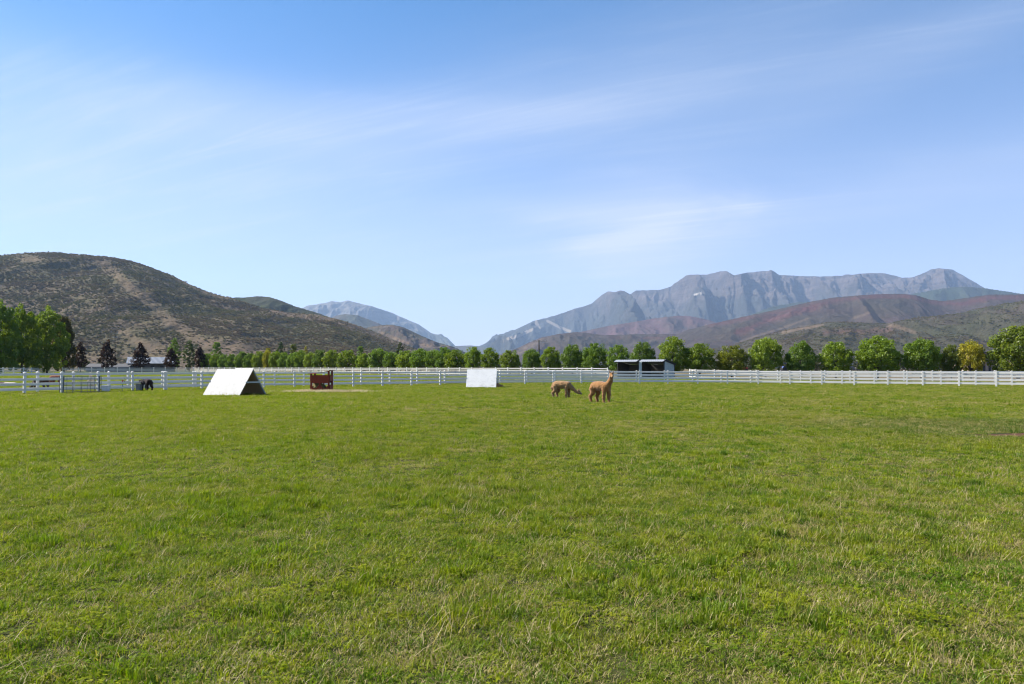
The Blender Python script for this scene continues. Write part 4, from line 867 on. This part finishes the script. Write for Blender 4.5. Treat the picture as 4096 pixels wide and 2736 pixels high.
def hydrant():
    x, y = at(490, EYE * F / 91.5); o = empty('water_hydrant', (x, y, 0), R(20), 'thin green yard hydrant with red handle at the fence', 'hydrant')
    MB().tube([(0, 0, -.05), (0, 0, .62)], .018, 8).build('standpipe', M['green_pipe'], o)
    m = MB(); m.tube([(0, 0, .62), (0, 0, .76)], .03, 8); m.tube([(0, 0, .70), (.10, 0, .69), (.14, 0, .62)], .016, 8); m.build('spout_head', M['red_paint'], o)
    MB().tube([(0, 0, .75), (-.05, 0, .80), (.14, 0, .84)], .014, 6).build('handle', M['red_paint'], o)
hydrant()
def stock_panel(px0, v0, px1, v1, lean, label, n=6, re=.040, rb=.010, nu=3):
    a = to_world(px0, v0); b = to_world(px1, v1); d = b - a; L_ = d.length; H = 1.06
    o = empty('livestock_panel', (a.x, a.y, 0), math.atan2(d.y, d.x), label, 'metal panel'); sl_ = math.sin(lean); cl = math.cos(lean)
    pt = lambda x, h: (x, h * sl_, h * cl)
    MB().tube([pt(0, .0), pt(0, H)], re, 8).build('end_tube', M['steel'], o); MB().tube([pt(L_, 0), pt(L_, H)], re, 8).build('end_tube', M['steel'], o)
    for k in range(n):
        h = .1 + (H - .14) * k / (n - 1); MB().tube([pt(.04, h), pt(L_ - .04, h)], rb, 6).build('bar', M['steel'], o)
    for k in range(1, nu + 1):
        x = L_ * k / (nu + 1); MB().tube([pt(x, .02), pt(x, H)], rb * 1.4, 6).build('upright', M['steel'], o)
stock_panel(252, 101.2, 396, 97.6, R(-7), 'dark steel livestock panel leaning on the fence')
stock_panel(238, 100.6, 404, 96.6, R(-3), 'thin wire livestock panel stacked behind the steel one', 8, .016, .007, 5)

# ------------------------------------------------------------------ open loafing shed
def shed():
    nr = Vector((*at(2657, 92.5), 0)); o = empty('loafing_shed', (nr.x, nr.y, gzf(nr.x, nr.y)), math.atan2(-.58, .815), 'open-fronted blue-grey loafing shed with two pale roof sections', 'shed')
    W_, Dp_, H1, H2 = 7.0, 3.5, 2.42, 1.86           # local x along the front (shed spans -W..0), y to the back
    zr = lambda y: H1 + (H2 - H1) * y / Dp_
    for k in range(9):                                # right side wall, board by board, cut to the roof slope
        z0, z1 = k * .27, k * .27 + .262
        if z0 >= H1: break
        y1 = min(Dp_, (min(z1, H1) - H1) / (H2 - H1) * Dp_ if z1 > H2 else Dp_)
        y1b = min(Dp_, (z0 - H1) / (H2 - H1) * Dp_ if z0 > H2 else Dp_)
        ol = [(.06, z0), (y1b, z0), (max(y1, .07), min(z1, H1)), (.06, min(z1, H1))]
        MB().prism(ol, 0, -.02, .015 + .002 * (k % 2)).build('siding_board', M['siding'], o)
    for k in range(9):
        z0, z1 = k * .27, k * .27 + .264; MB().box(-W_, -.02, Dp_ - .03, Dp_, z0, min(z1, H2)).build('back_board', M['plywood_shade'], o) if z0 < H2 else None
    MB().prism([(.0, 0), (Dp_, 0), (Dp_, H2), (0, H1)], 0, -W_ - .02, -W_ + .02).build('left_wall', M['siding'], o)
    MB().prism([(.12, 0), (Dp_ - .03, 0), (Dp_ - .03, H2), (.12, H1 - .03)], 0, -W_ + .024, -W_ + .06).build('shade_lining', M['plywood_shade'], o)  # added dark sheet that paints the shade inside the open bay
    MB().prism([(.1, 0), (Dp_ - .03, 0), (Dp_ - .03, H2), (.1, H1)], 0, -.055, -.024).build('shade_lining', M['plywood_shade'], o)
    MB().prism([(.45, 0), (Dp_ - .03, 0), (Dp_ - .03, H2 - .02), (.45, H1 - .08)], 0, -W_ / 2 - .05, -W_ / 2 + .05).build('partition', M['plywood_shade'], o)
    for x, w, mt in ((-W_ + .03, .06, 'trim_dark'), (-.05, .08, 'trim_dark')): MB().box(x - w, x + w, -.03, .08, 0, H1 - .05).build('front_post', M[mt], o)
    MB().box(-W_ / 2 - .20, -W_ / 2 + .20, -.02, .06, 0, H1 - .05).build('front_panel', M['siding'], o)
    MB().box(-W_ + .1, -.12, -.01, .09, H1 - .22, H1 - .06).build('header_beam', M['trim_dark'], o)
    MB().bar((.02, -.05, H1 + .01), (.02, Dp_ + .1, H2 - .015), .06, .16).build('barge_board', M['trim_dark'], o)
    MB().bar((.03, Dp_ + .0, -.0), (.03, Dp_ + .0, H2), .08, .08).build('corner_trim', M['trim_dark'], o)
    for x0, x1 in ((-W_ - .25, -W_ / 2 - .30), (-W_ / 2 + .10, .12)):
        m = MB(); n = 34; up = []
        prof = [(x0 + (x1 - x0) * i / n, (.035 if (i % 3) == 0 else 0.0)) for i in range(n + 1)]
        e0, e1 = -.62, Dp_ + .25; hp = zr(0.25) + .13
        for (x, dz) in prof: up += [(x, e0, hp - .27 + dz), (x, .25, hp + dz), (x, e1, zr(e1) + .10 + dz)]
        lo = [(a, b, c - .03) for a, b, c in up]; m.v = up + lo; q = len(up)
        for i in range(n):
            for s in range(2): m.f += [(i * 3 + s, i * 3 + 3 + s, i * 3 + 4 + s, i * 3 + 1 + s), (q + i * 3 + s, q + i * 3 + 1 + s, q + i * 3 + 4 + s, q + i * 3 + 3 + s)]
            m.f += [(i * 3, q + i * 3, q + i * 3 + 3, i * 3 + 3), (i * 3 + 2, i * 3 + 5, q + i * 3 + 5, q + i * 3 + 2)]
        m.f += [(0, 1, q + 1, q), (1, 2, q + 2, q + 1), (n * 3, q + n * 3, q + n * 3 + 1, n * 3 + 1), (n * 3 + 1, q + n * 3 + 1, q + n * 3 + 2, n * 3 + 2)]
        rp = m.build('roof_panel', M['roof_metal'], o)
        bb = MB(); bb.bar((x1 + .035, e0, hp - .33), (x1 + .035, .25, hp - .06), .05, .20); bb.bar((x1 + .035, .25, hp - .06), (x1 + .035, e1, zr(e1) + .02), .05, .20); bb.build('edge_board', M['trim_dark'], rp)
shed()

# ------------------------------------------------------------------ barn, houses
def barn():
    x, y = at(510, 208); z = gzf(x, y); o = empty('barn', (x, y, z), math.atan2(.38, .925), 'brown barn with pale ribbed metal roof and timber porch', 'barn')
    L_, W_, He, Hr = 12.6, 7.0, 2.75, 4.5; lw = 1.6       # local x along ridge, y back; porch bay at the left end
    MB().box(lw, L_ - .3, .3, W_ - .3, 0, He).build('wall', M['barn_wood'], o)
    MB().prism([(.3, He), (W_ - .3, He), (W_ / 2, Hr - .15)], 0, lw, lw + .2).build('gable_wall', M['grey_stucco'], o)
    for yy in (.3, W_ - .3, W_ / 2):
        MB().box(.1, .35, yy - .12, yy + .12, 0, He if yy != W_ / 2 else Hr - .3).build('porch_post', M['timber'], o)
    MB().bar((.22, .2, He - .1), (.22, W_ - .2, He - .1), .2, .25).build('tie_beam', M['timber'], o)
    for s in (0, W_): MB().bar((.22, s + (.1 if s == 0 else -.1), He), (.22, W_ / 2, Hr - .12), .2, .22).build('truss_rafter', M['timber'], o)
    for s, e in ((-.35, W_ / 2), (W_ + .35, W_ / 2)):
        rib = MB(); n = 40; zl = He - .25
        base = slope_panel((-.4, s, zl), (L_ + .3, s, zl), (L_ + .3, e, Hr), (-.4, e, Hr), -.06 if s < 0 else .06).build('roof_slope', M['roof_metal'], o)
        for k in range(n + 1):
            xx = -.35 + (L_ + .6) * k / n; rib.bar((xx, s, zl + .08), (xx, e, Hr + .08), .07, .09)
        rib.build('roof_ribs', M['roof_metal'], base)
    for k in range(3):
        w = MB().box(3.6 + k * 2.6, 4.6 + k * 2.6, .26, .31, 1.0, 1.9).build('window', M['trim_dark'], o); MB().box(3.7 + k * 2.6, 4.5 + k * 2.6, .245, .262, 1.1, 1.8).build('pane', M['glass_dark'], w)
    MB().box(lw - .05, lw + .005, 2.7, 4.2, 0, 2.1).build('door', M['trim_dark'], o)
    MB().box(.6, 1.5, 1.2, 2.2, 0, .85).build('porch_cushions', M['orange'], o, .05)
barn()
def low_shed():
    x, y = at(345, 205); o = empty('low_building', (x, y, gzf(x, y)), R(6), 'low grey building seen between the dark plum trees', 'building')
    MB().box(0, 12, 0, 5, 0, 1.5).build('wall', M['grey_stucco'], o)
    MB().prism([(-.3, 1.5), (5.3, 1.5), (2.5, 2.5)], 0, -.3, 12.3).build('roof', M['dark_roof'], o)
    for k in range(3): MB().box(2 + 3 * k, 3 + 3 * k, -.03, .01, .5, 1.1).build('window', M['glass_dark'], o)
low_shed()
def house(px, d, w, dep, h, label, name, roofmat, wall):
    x, y = at(px, d); z = gzf(x, y); o = empty(name, (x, y, z), R(8), label, 'house')
    MB().box(0, w, 0, dep, 0, h).build('wall', wall, o)
    r = MB().prism([(-.4, h), (dep + .4, h), (dep / 2, h + 1.6)], 0, -.4, w + .4).build('roof', roofmat, o)
    MB().box(w * .7, w * .7 + .6, dep / 2, dep / 2 + .6, h + .6, h + 2.2).build('chimney', wall, r)
    MB().box(w * .45, w + 1.5, -1.6, .02, 0, h * .55).build('garage', wall, o)
    MB().prism([(-2.0, h * .55), (0.3, h * .55), (0.3, h * .55 + .8)], 0, w * .45 - .3, w + 1.8).build('garage_roof', roofmat, o)
    for k in range(2):
        q = MB().box(w * (.12 + .18 * k), w * (.12 + .18 * k) + .8, -.05, .01, h * .5, h * .5 + 1.1).build('window', M['vinyl'], o); MB().box(w * (.12 + .18 * k) + .1, w * (.12 + .18 * k) + .7, -.07, -.052, h * .5 + .1, h * .5 + 1.0).build('pane', M['glass_dark'], q)
    q = MB().box(w * .6, w * .6 + 1.4, -1.66, -1.59, .5, 1.5).build('window', M['vinyl'], o); MB().box(w * .6 + .1, w * .6 + 1.3, -1.68, -1.662, .6, 1.4).build('pane', M['glass_dark'], q)
house(3398, 330, 5.0, 6, 4.2, 'small distant grey house with dark roof between two round trees', 'grey_house', M['dark_roof'], M['grey_stucco'])
def adobe():
    x, y = at(3876, 190); z = gzf(x, y); o = empty('adobe_house', (x, y, z), R(4), 'pink adobe house with dark windows behind the yellow tree', 'house')
    mt = M['adobe']
    MB().box(0, 7.3, 0, 8, 0, 3.3).build('front_wing', mt, o, .05); MB().box(3.6, 8.0, 2, 9, 3.3, 5.55).build('upper_storey', mt, o, .05)
    MB().box(7.31, 13.5, 2.5, 9, 0, 3.1).build('side_wing', mt, o, .05)
    MB().box(3.3, 8.3, 1.7, 9.3, 5.56, 5.8).build('roof_edge', M['dark_roof'], o); MB().box(-.4, 7.7, -1.1, .6, 3.31, 3.55).build('porch_roof', M['dark_roof'], o)
    for k in range(4): w = MB().box(.8 + k * 1.65, 1.5 + k * 1.65, -.05, .02, .0, 2.0).build('door', M['trim_dark'], o); 
    for k in range(3): w = MB().box(1.2 + k * 2.0, 2.5 + k * 2.0, -.04, .02, 2.35, 2.95).build('window', M['glass_dark'], o)
    for k in range(2): MB().box(4.2 + k * 1.9, 5.5 + k * 1.9, 1.95, 2.02, 4.0, 4.9).build('upper_window', M['glass_dark'], o)
adobe()
def picket(px0, d0, px1, d1, label):
    a = Vector((*at(px0, d0), 0)); b = Vector((*at(px1, d1), 0)); L_ = (b - a).length; d = b - a
    o = empty('picket_fence', (a.x, a.y, gzf(a.x, a.y)), math.atan2(d.y, d.x), label, 'fence'); n = int(L_ / .32); m = MB(); r = random.Random(4)
    for k in range(n): h = .98 + r.uniform(-.06, .06); m.box(k * .32, k * .32 + .14, -.015, .015, .05, h)
    tag(m.build('pickets', M['pole_wood'], o), kind='stuff')
    for h in (.3, .8): MB().box(0, L_, .016, .06, h, h + .08).build('rail', M['pole_wood'], o)
    for k in range(int(L_ / 3) + 1): MB().box(k * 3 - .06, k * 3 + .06, .065, .17, 0, 1.15).build('post', M['pole_wood'], o)
picket(3260, 150, 3850, 150, 'dark weathered picket fence behind the row trees')
def pole(px, top, d, w, label, arms=1):
    x, y = at(px, d); z = gzf(x, y); h = EYE + (HY - top) / F * d - z; o = empty('utility_pole', (x, y, z), R(10), label, 'utility pole')
    MB().tube([(0, 0, -.2), (0, 0, h)], [.17, .12], 10).build('pole', M['pole_wood'], o)
    for k in range(arms):
        zz = h - .25 - k * 1.4; MB().box(-w / 2, w / 2, -.15, -.03, zz - .07, zz + .07).build('crossarm', M['insulator'], o, .01)
        for q in (-.45, -.2, .2, .45): MB().lathe([(.03, 0), (.05, .05), (.03, .1), (.045, .16), (.01, .2)], 8, (q * w, -.09, zz + .071)).build('insulator', M['insulator'], o)
pole(460, 1330, 240, 2.0, 'dark utility pole with two crossarms behind the tallest plum tree', 2)
pole(1496, 1364, 330, 2.2, 'tiny utility pole against the brown hill above the row')
pole(2156, 1360, 150, 3.0, 'utility pole with one pale crossarm below the big mountain')

# ------------------------------------------------------------------ tractors
def wheel(o, x, y, r, w, rim):
    t = MB(); prof = [(r * .62, -w / 2), (r * .95, -w / 2), (r, -w / 3), (r, w / 3), (r * .95, w / 2), (r * .62, w / 2)]
    t.lathe(prof, 20); me = t.mesh('wheel'); q = link('wheel', me, M['rubber'], o, (x, y, r), (R(90), 0, 0))
    h = MB().lathe([(r * .60, -w * .35), (r * .60, w * .35), (r * .2, w * .40)], 16); link('rim', h.mesh('rim'), rim, q)
def tractor(px, d, rz, paint, label, cab, name):
    x, y = at(px, d); o = empty(name, (x, y, gzf(x, y)), rz, label, 'tractor')
    MB().prism([(.1, .75), (1.75, .75), (1.8, 1.0), (1.7, 1.32), (.1, 1.45)], 1, -.33, .33).build('bonnet', paint, o, .04)
    MB().box(-1.2, .1, -.35, .35, .6, 1.05).build('chassis', M['trim_dark'], o, .03)
    for s in (-1, 1):
        wheel(o, -.8, s * .78, .78, .42, M['yellow_paint']); wheel(o, 1.35, s * .68, .48, .3, M['yellow_paint'])
        MB().prism([(-1.5, 1.2), (-1.2, 1.62), (-.4, 1.62), (-.1, 1.2), (-.2, 1.2), (-.5, 1.54), (-1.1, 1.54), (-1.4, 1.2)], 1, s * .78 - .22, s * .78 + .22).build('mudguard', paint, o)
        MB().box(1.76, 1.83, s * .2 - .07, s * .2 + .07, 1.08, 1.2).build('headlight', M['insulator'], o)
    MB().box(-1.0, -.5, -.25, .25, 1.05, 1.2).build('seat', M['rubber'], o, .03); MB().box(-1.05, -.95, -.25, .25, 1.2, 1.65).build('backrest', M['rubber'], o, .03)
    MB().tube([(.7, .2, 1.35), (.7, .2, 2.0)], .04, 8).build('exhaust', M['steel'], o)
    m = MB(); m.tube([(-.05 + .16 * math.cos(a), .2 * math.sin(a), 1.6) for a in [k * .6283 for k in range(11)]], .02, 6, False); m.build('steering_wheel', M['rubber'], o)
    if cab:
        for sx in (-1.15, -.05):
            for s in (-1, 1): MB().tube([(sx, s * .5, 1.05), (sx * .98, s * .48, 2.3)], .035, 6).build('cab_post', M['trim_dark'], o)
        MB().box(-1.35, .1, -.6, .6, 2.3, 2.42).build('cab_roof', paint, o, .03)
        MB().prism([(2.0, .15), (2.5, .1), (2.55, .2), (2.2, .35), (2.15, .75), (2.0, .75)], 1, -.8, .8).build('loader_bucket', M['yellow_paint'], o)
        for s in (-1, 1): MB().bar((.4, s * .55, 1.1), (2.1, s * .55, .5), .1, .14).build('loader_arm', M['yellow_paint'], o)
tractor(3137, 172, R(25), M['blue_paint'], 'blue tractor with roof and yellow loader parked between row trees', True, 'tractor')
tractor(2962, 176, R(-12), M['red_paint'], 'small red tractor parked between row trees', False, 'tractor')

# ------------------------------------------------------------------ alpacas
def surface_nets(fn, lo, hi, h):
    lo = np.array(lo); n = np.ceil((np.array(hi) - lo) / h).astype(int) + 1
    ax = [lo[k] + h * np.arange(n[k]) for k in range(3)]; G = np.stack(np.meshgrid(*ax, indexing='ij'), -1); d = fn(G.reshape(-1, 3)).reshape(n)
    s = d < 0; cs = np.zeros(n - 1, int)
    for i in (0, 1):
        for j in (0, 1):
            for k in (0, 1): cs += s[i:n[0] - 1 + i, j:n[1] - 1 + j, k:n[2] - 1 + k]
    act = (cs > 0) & (cs < 8); idx = -np.ones(n - 1, int); I = np.argwhere(act); idx[act] = np.arange(len(I))
    acc = np.zeros((len(I), 3)); cnt = np.zeros(len(I)); off = [(i, j, k) for i in (0, 1) for j in (0, 1) for k in (0, 1)]
    for a in range(8):
        for b in range(a + 1, 8):
            if sum(abs(off[a][q] - off[b][q]) for q in range(3)) != 1: continue
            A_ = I + off[a]; B_ = I + off[b]; da = d[tuple(A_.T)]; db = d[tuple(B_.T)]; m = (da < 0) != (db < 0)
            t = np.where(m, da / np.where(m, da - db, 1), 0)[:, None]; acc += np.where(m[:, None], A_ + t * (B_ - A_), 0); cnt += m
    V = lo + acc / cnt[:, None] * h; Fc = []
    for q in range(3):
        u, w = (q + 1) % 3, (q + 2) % 3; sl0 = [slice(None)] * 3; sl1 = [slice(None)] * 3; sl0[q] = slice(0, -1); sl1[q] = slice(1, None)
        E = np.argwhere(s[tuple(sl0)] != s[tuple(sl1)]); E = E[(E[:, u] > 0) & (E[:, w] > 0) & (E[:, u] < n[u] - 1) & (E[:, w] < n[w] - 1)]
        neg = s[tuple(E.T)]; du = np.zeros(3, int); du[u] = 1; dw = np.zeros(3, int); dw[w] = 1
        Q = np.stack([idx[tuple((E - du - dw).T)], idx[tuple((E - dw).T)], idx[tuple(E.T)], idx[tuple((E - du).T)]], 1)
        Q[~neg] = Q[~neg][:, ::-1]; Fc.append(Q)
    return V, np.concatenate(Fc)
def sdf(parts, k=.045, rough=.010, seed=0):
    def fn(P):
        D = None
        for a, b, r1, r2, *sq in parts:
            a = np.array(a); b = np.array(b); ba = b - a; t = np.clip(((P - a) @ ba) / max(ba @ ba, 1e-9), 0, 1)
            q = P - a - t[:, None] * ba
            if sq: q = q * np.array(sq[0])
            d = np.linalg.norm(q, axis=1) - (r1 + (r2 - r1) * t)
            D = d if D is None else (lambda h: D * (1 - h) + d * h - k * h * (1 - h))(np.clip(.5 + .5 * (D - d) / k, 0, 1))
        return D + rough * (fbm(P[:, 0] * 14 + P[:, 1] * 5, P[:, 2] * 11 + P[:, 1] * 9, 3, seed))
    return fn
def head_parts(c, f, up, s=1.0):
    """c skull centre, f forward, up"""
    c, f, up = Vector(c), Vector(f).normalized(), Vector(up); sd_ = f.cross(up).normalized(); up = sd_.cross(f)
    P = [(c, c + f * .06 * s, .075 * s, .068 * s), (c + f * .05 * s - up * .012, c + f * .165 * s - up * .03, .058 * s, .040 * s), (c + up * .055 * s, c + up * .07 * s + f * .03 * s, .062 * s, .05 * s)]
    ears = []
    for q in (-1, 1): ears.append((c + sd_ * q * .055 * s + up * .06 * s, c + sd_ * q * .085 * s + up * .175 * s - f * .01, .030 * s, .012 * s))
    eyes = [tuple(c + f * .075 * s + sd_ * q * .058 * s + up * .008) for q in (-1, 1)]
    nose = tuple(c + f * .20 * s - up * .035)
    return P + ears, eyes, nose
def leg(hip, knee, ankle, foot, r0, r1, r2):
    return [(hip, knee, r0, r1), (knee, ankle, r1, r2), (ankle, foot, r2, r2 * .8)]
def mat_alpaca(name, body, light, dark, face):
    n = NT(name); c = n.coord(); a = n.noise(c, 5, 5, .65); b = n.noise(n.map(c, (1, 1, .45)), 42, 4, .7)
    k = n.mix(n.rng(a, .35, .7), body, light); k = n.mix(n.math('MULTIPLY', n.rng(b, .45, .7), .55), k, dark)
    k = n.mix(n.attr('face'), k, face)
    m = n.principled(k, .95, n.bump(b, .9, .02), 0, .1); p = [q for q in n.N if q.type == 'BSDF_PRINCIPLED'][0]; p.inputs['Sheen Weight'].default_value = .25; return m
def alpaca(loc, rz, pose, mat, label, scale=1.0, head_yaw=0.0, seed=0, vox=.0135):
    parts = []
    if pose == 'cush':
        parts = [((-.34, 0, .17), (.28, 0, .18), .20, .19, (1, .85, 1)), ((-.42, .0, .12), (-.1, .16, .08), .12, .09), ((-.42, 0, .12), (-.1, -.16, .08), .12, .09), ((.2, .13, .06), (.42, .10, .05), .07, .05), ((.2, -.13, .06), (.42, -.1, .05), .07, .05), ((.33, 0, .20), (.58, -.02, .10), .12, .075)]
        hp, eyes, nose = head_parts((.62, -.02, .105), (1, -.1, -.12), (0, 0, 1), .95)
    else:
        parts = [((-.33, 0, .71), (.0, 0, .715), .205, .212, (1, .92, 1)), ((.0, 0, .715), (.28, 0, .695), .212, .205, (1, .92, 1)), ((-.38, 0, .76), (-.16, 0, .80), .15, .14), ((.30, 0, .64), (.34, 0, .74), .155, .15)]
        parts += [((-.52, 0, .78), (-.585, 0, .55), .07, .085), ((-.585, 0, .55), (-.57, 0, .44), .085, .05)]
        parts += leg((-.36, .12, .60), (-.27, .135, .42), (-.36, .135, .24), (-.32, .135, .0), .145, .100, .072) + leg((-.40, -.12, .60), (-.37, -.135, .42), (-.52, -.135, .27), (-.46, -.135, .0), .145, .102, .072)
        parts += leg((.29, .12, .58), (.33, .13, .36), (.32, .13, .2), (.34, .13, .0), .115, .080, .066) + leg((.26, -.12, .58), (.25, -.13, .36), (.24, -.13, .2), (.25, -.13, .0), .115, .080, .066)
        if pose == 'stand':
            parts += [((.34, 0, .76), (.49, 0, .94), .17, .115), ((.49, 0, .94), (.56, 0, 1.17), .115, .075)]
            f = Vector((math.cos(head_yaw), math.sin(head_yaw), -.12)); hp, eyes, nose = head_parts((.565, 0, 1.20), f, (0, 0, 1), 1.08)
        elif pose == 'graze':
            parts += [((.34, 0, .70), (.55, 0, .54), .17, .115), ((.55, 0, .54), (.76, 0, .36), .115, .072), ((.76, 0, .36), (.86, 0, .31), .072, .066)]
            hp, eyes, nose = head_parts((.89, 0, .31), (1, math.sin(head_yaw), -.22), (.15, 0, 1), 1.15)
        elif pose == 'low':
            parts += [((.36, 0, .70), (.52, 0, .36), .15, .10), ((.52, 0, .36), (.64, 0, .14), .10, .066)]
            hp, eyes, nose = head_parts((.68, 0, .12), (.9, math.sin(head_yaw), -.3), (.3, 0, 1))
        else:                                     # drinking from a bucket, neck level
            parts += [((.36, 0, .74), (.58, 0, .68), .15, .105), ((.58, 0, .68), (.74, 0, .68), .10, .085)]
            hp, eyes, nose = head_parts((.80, 0, .70), (1, math.sin(head_yaw), -.35), (.15, 0, 1), 1.15)
    parts = [(tuple(p[0]), tuple(p[1]), *p[2:]) for p in parts + hp]
    V, Fc = surface_nets(sdf(parts, .04, .016, seed), (-.78, -.36, -.03), (1.25, .36, 1.5 if pose == 'stand' else 1.08), vox)
    V[:, 2] = np.maximum(V[:, 2], -.01)
    me = npmesh('body', V, Fc, True); nn = np.array(nose); attr(me, 'face', 'FLOAT', sstep(.15, .05, np.linalg.norm(V - nn, axis=1)))
    o = empty('alpaca', loc, rz, label, 'alpaca'); o.scale = (scale,) * 3
    link('body', me, mat, o)
    for e in eyes: MB().lathe([(.003, -.014), (.010, -.010), (.0145, 0), (.010, .010), (.003, .014)], 10, e).build('eye', M['glass_dark'], o)
    MB().lathe([(.004, -.012), (.013, -.004), (.013, .004), (.004, .012)], 8, nose).build('nose', M['trim_dark'], o)
    return o
M['alp_brown'] = mat_alpaca('brown_fleece', (0.275, 0.128, 0.042), (0.33, 0.168, 0.064), (0.14, 0.062, 0.021), (0.40, 0.24, 0.12))
M['alp_tan'] = mat_alpaca('tan_fleece', (0.29, 0.158, 0.064), (0.36, 0.215, 0.10), (0.11, 0.055, 0.022), (0.16, 0.13, 0.11))
M['alp_black'] = mat_alpaca('black_fleece', (0.022, 0.011, 0.009), (0.035, 0.017, 0.012), (0.010, 0.006, 0.005), (0.012, 0.010, 0.010))
M['alp_cream'] = mat_alpaca('cream_fleece', (0.52, 0.42, 0.30), (0.58, 0.49, 0.37), (0.34, 0.26, 0.17), (0.40, 0.32, 0.24))
M['alp_rust'] = mat_alpaca('rust_fleece', (0.20, 0.052, 0.020), (0.25, 0.075, 0.030), (0.10, 0.026, 0.012), (0.10, 0.04, 0.02))
M['alp_dkbrown'] = mat_alpaca('dark_brown_fleece', (0.060, 0.025, 0.014), (0.10, 0.045, 0.022), (0.03, 0.012, 0.008), (0.03, 0.015, 0.010))
def on(px, v): x, d = at(px, EYE * F / v); return (x, d, 0)
alpaca(on(2405, 136), R(-46), 'stand', M['alp_brown'], 'standing caramel brown alpaca looking toward the viewer', 1.0, R(-40), 1, .0125)
alpaca(on(2250, 117), R(-20), 'graze', M['alp_tan'], 'tan alpaca with lowered head grazing beside the brown one', .93, R(-10), 2, .0125)
alpaca(on(1976, 76.0), R(-6), 'cush', M['alp_tan'], 'tan alpaca lying beside the speckled white shelter', 1.0, 0, 3, .02)
alpaca(on(586, 90), R(150), 'drink', M['alp_black'], 'black alpaca with its head over the grey metal can', .88, R(-20), 4, .018)
alpaca(on(160, 83.0), R(186), 'low', M['alp_dkbrown'], 'dark brown alpaca grazing behind both fences by the first post', .92, 0, 5, .022)
alpaca(on(226, 69.0), R(8), 'low', M['alp_rust'], 'rust coloured alpaca grazing farther behind the fence', .98, 0, 6, .022)
alpaca(on(364, 86), R(-60), 'stand', M['alp_cream'], 'cream alpaca standing behind the steel livestock panel', .92, R(-40), 7, .022)
alpaca(on(42, 73.0), R(10), 'cush', M['alp_cream'], 'cream alpaca lying in the field behind the fences', 1.0, 0, 8, .022)
alpaca(on(12, 70.0), R(170), 'cush', M['alp_dkbrown'], 'brown alpaca lying behind the cream one in the field', .95, 0, 9, .022)

# ------------------------------------------------------------------ haze
def haze():
    o = MB().box(-20000, 20000, -16500, 17500, -8, 2300).build('haze', None); n = NT('valley_haze')
    p = n.N.new('ShaderNodeVolumePrincipled'); p.inputs['Color'].default_value = (0.50, 0.69, 1.0, 1); p.inputs['Density'].default_value = 4.1e-5; p.inputs['Anisotropy'].default_value = 0.15
    n.L.new(p.outputs[0], n.out.inputs['Volume']); o.data.materials.append(n.m)
    tag(o, 'thin pale blue valley haze', None, None, 'stuff')
haze()
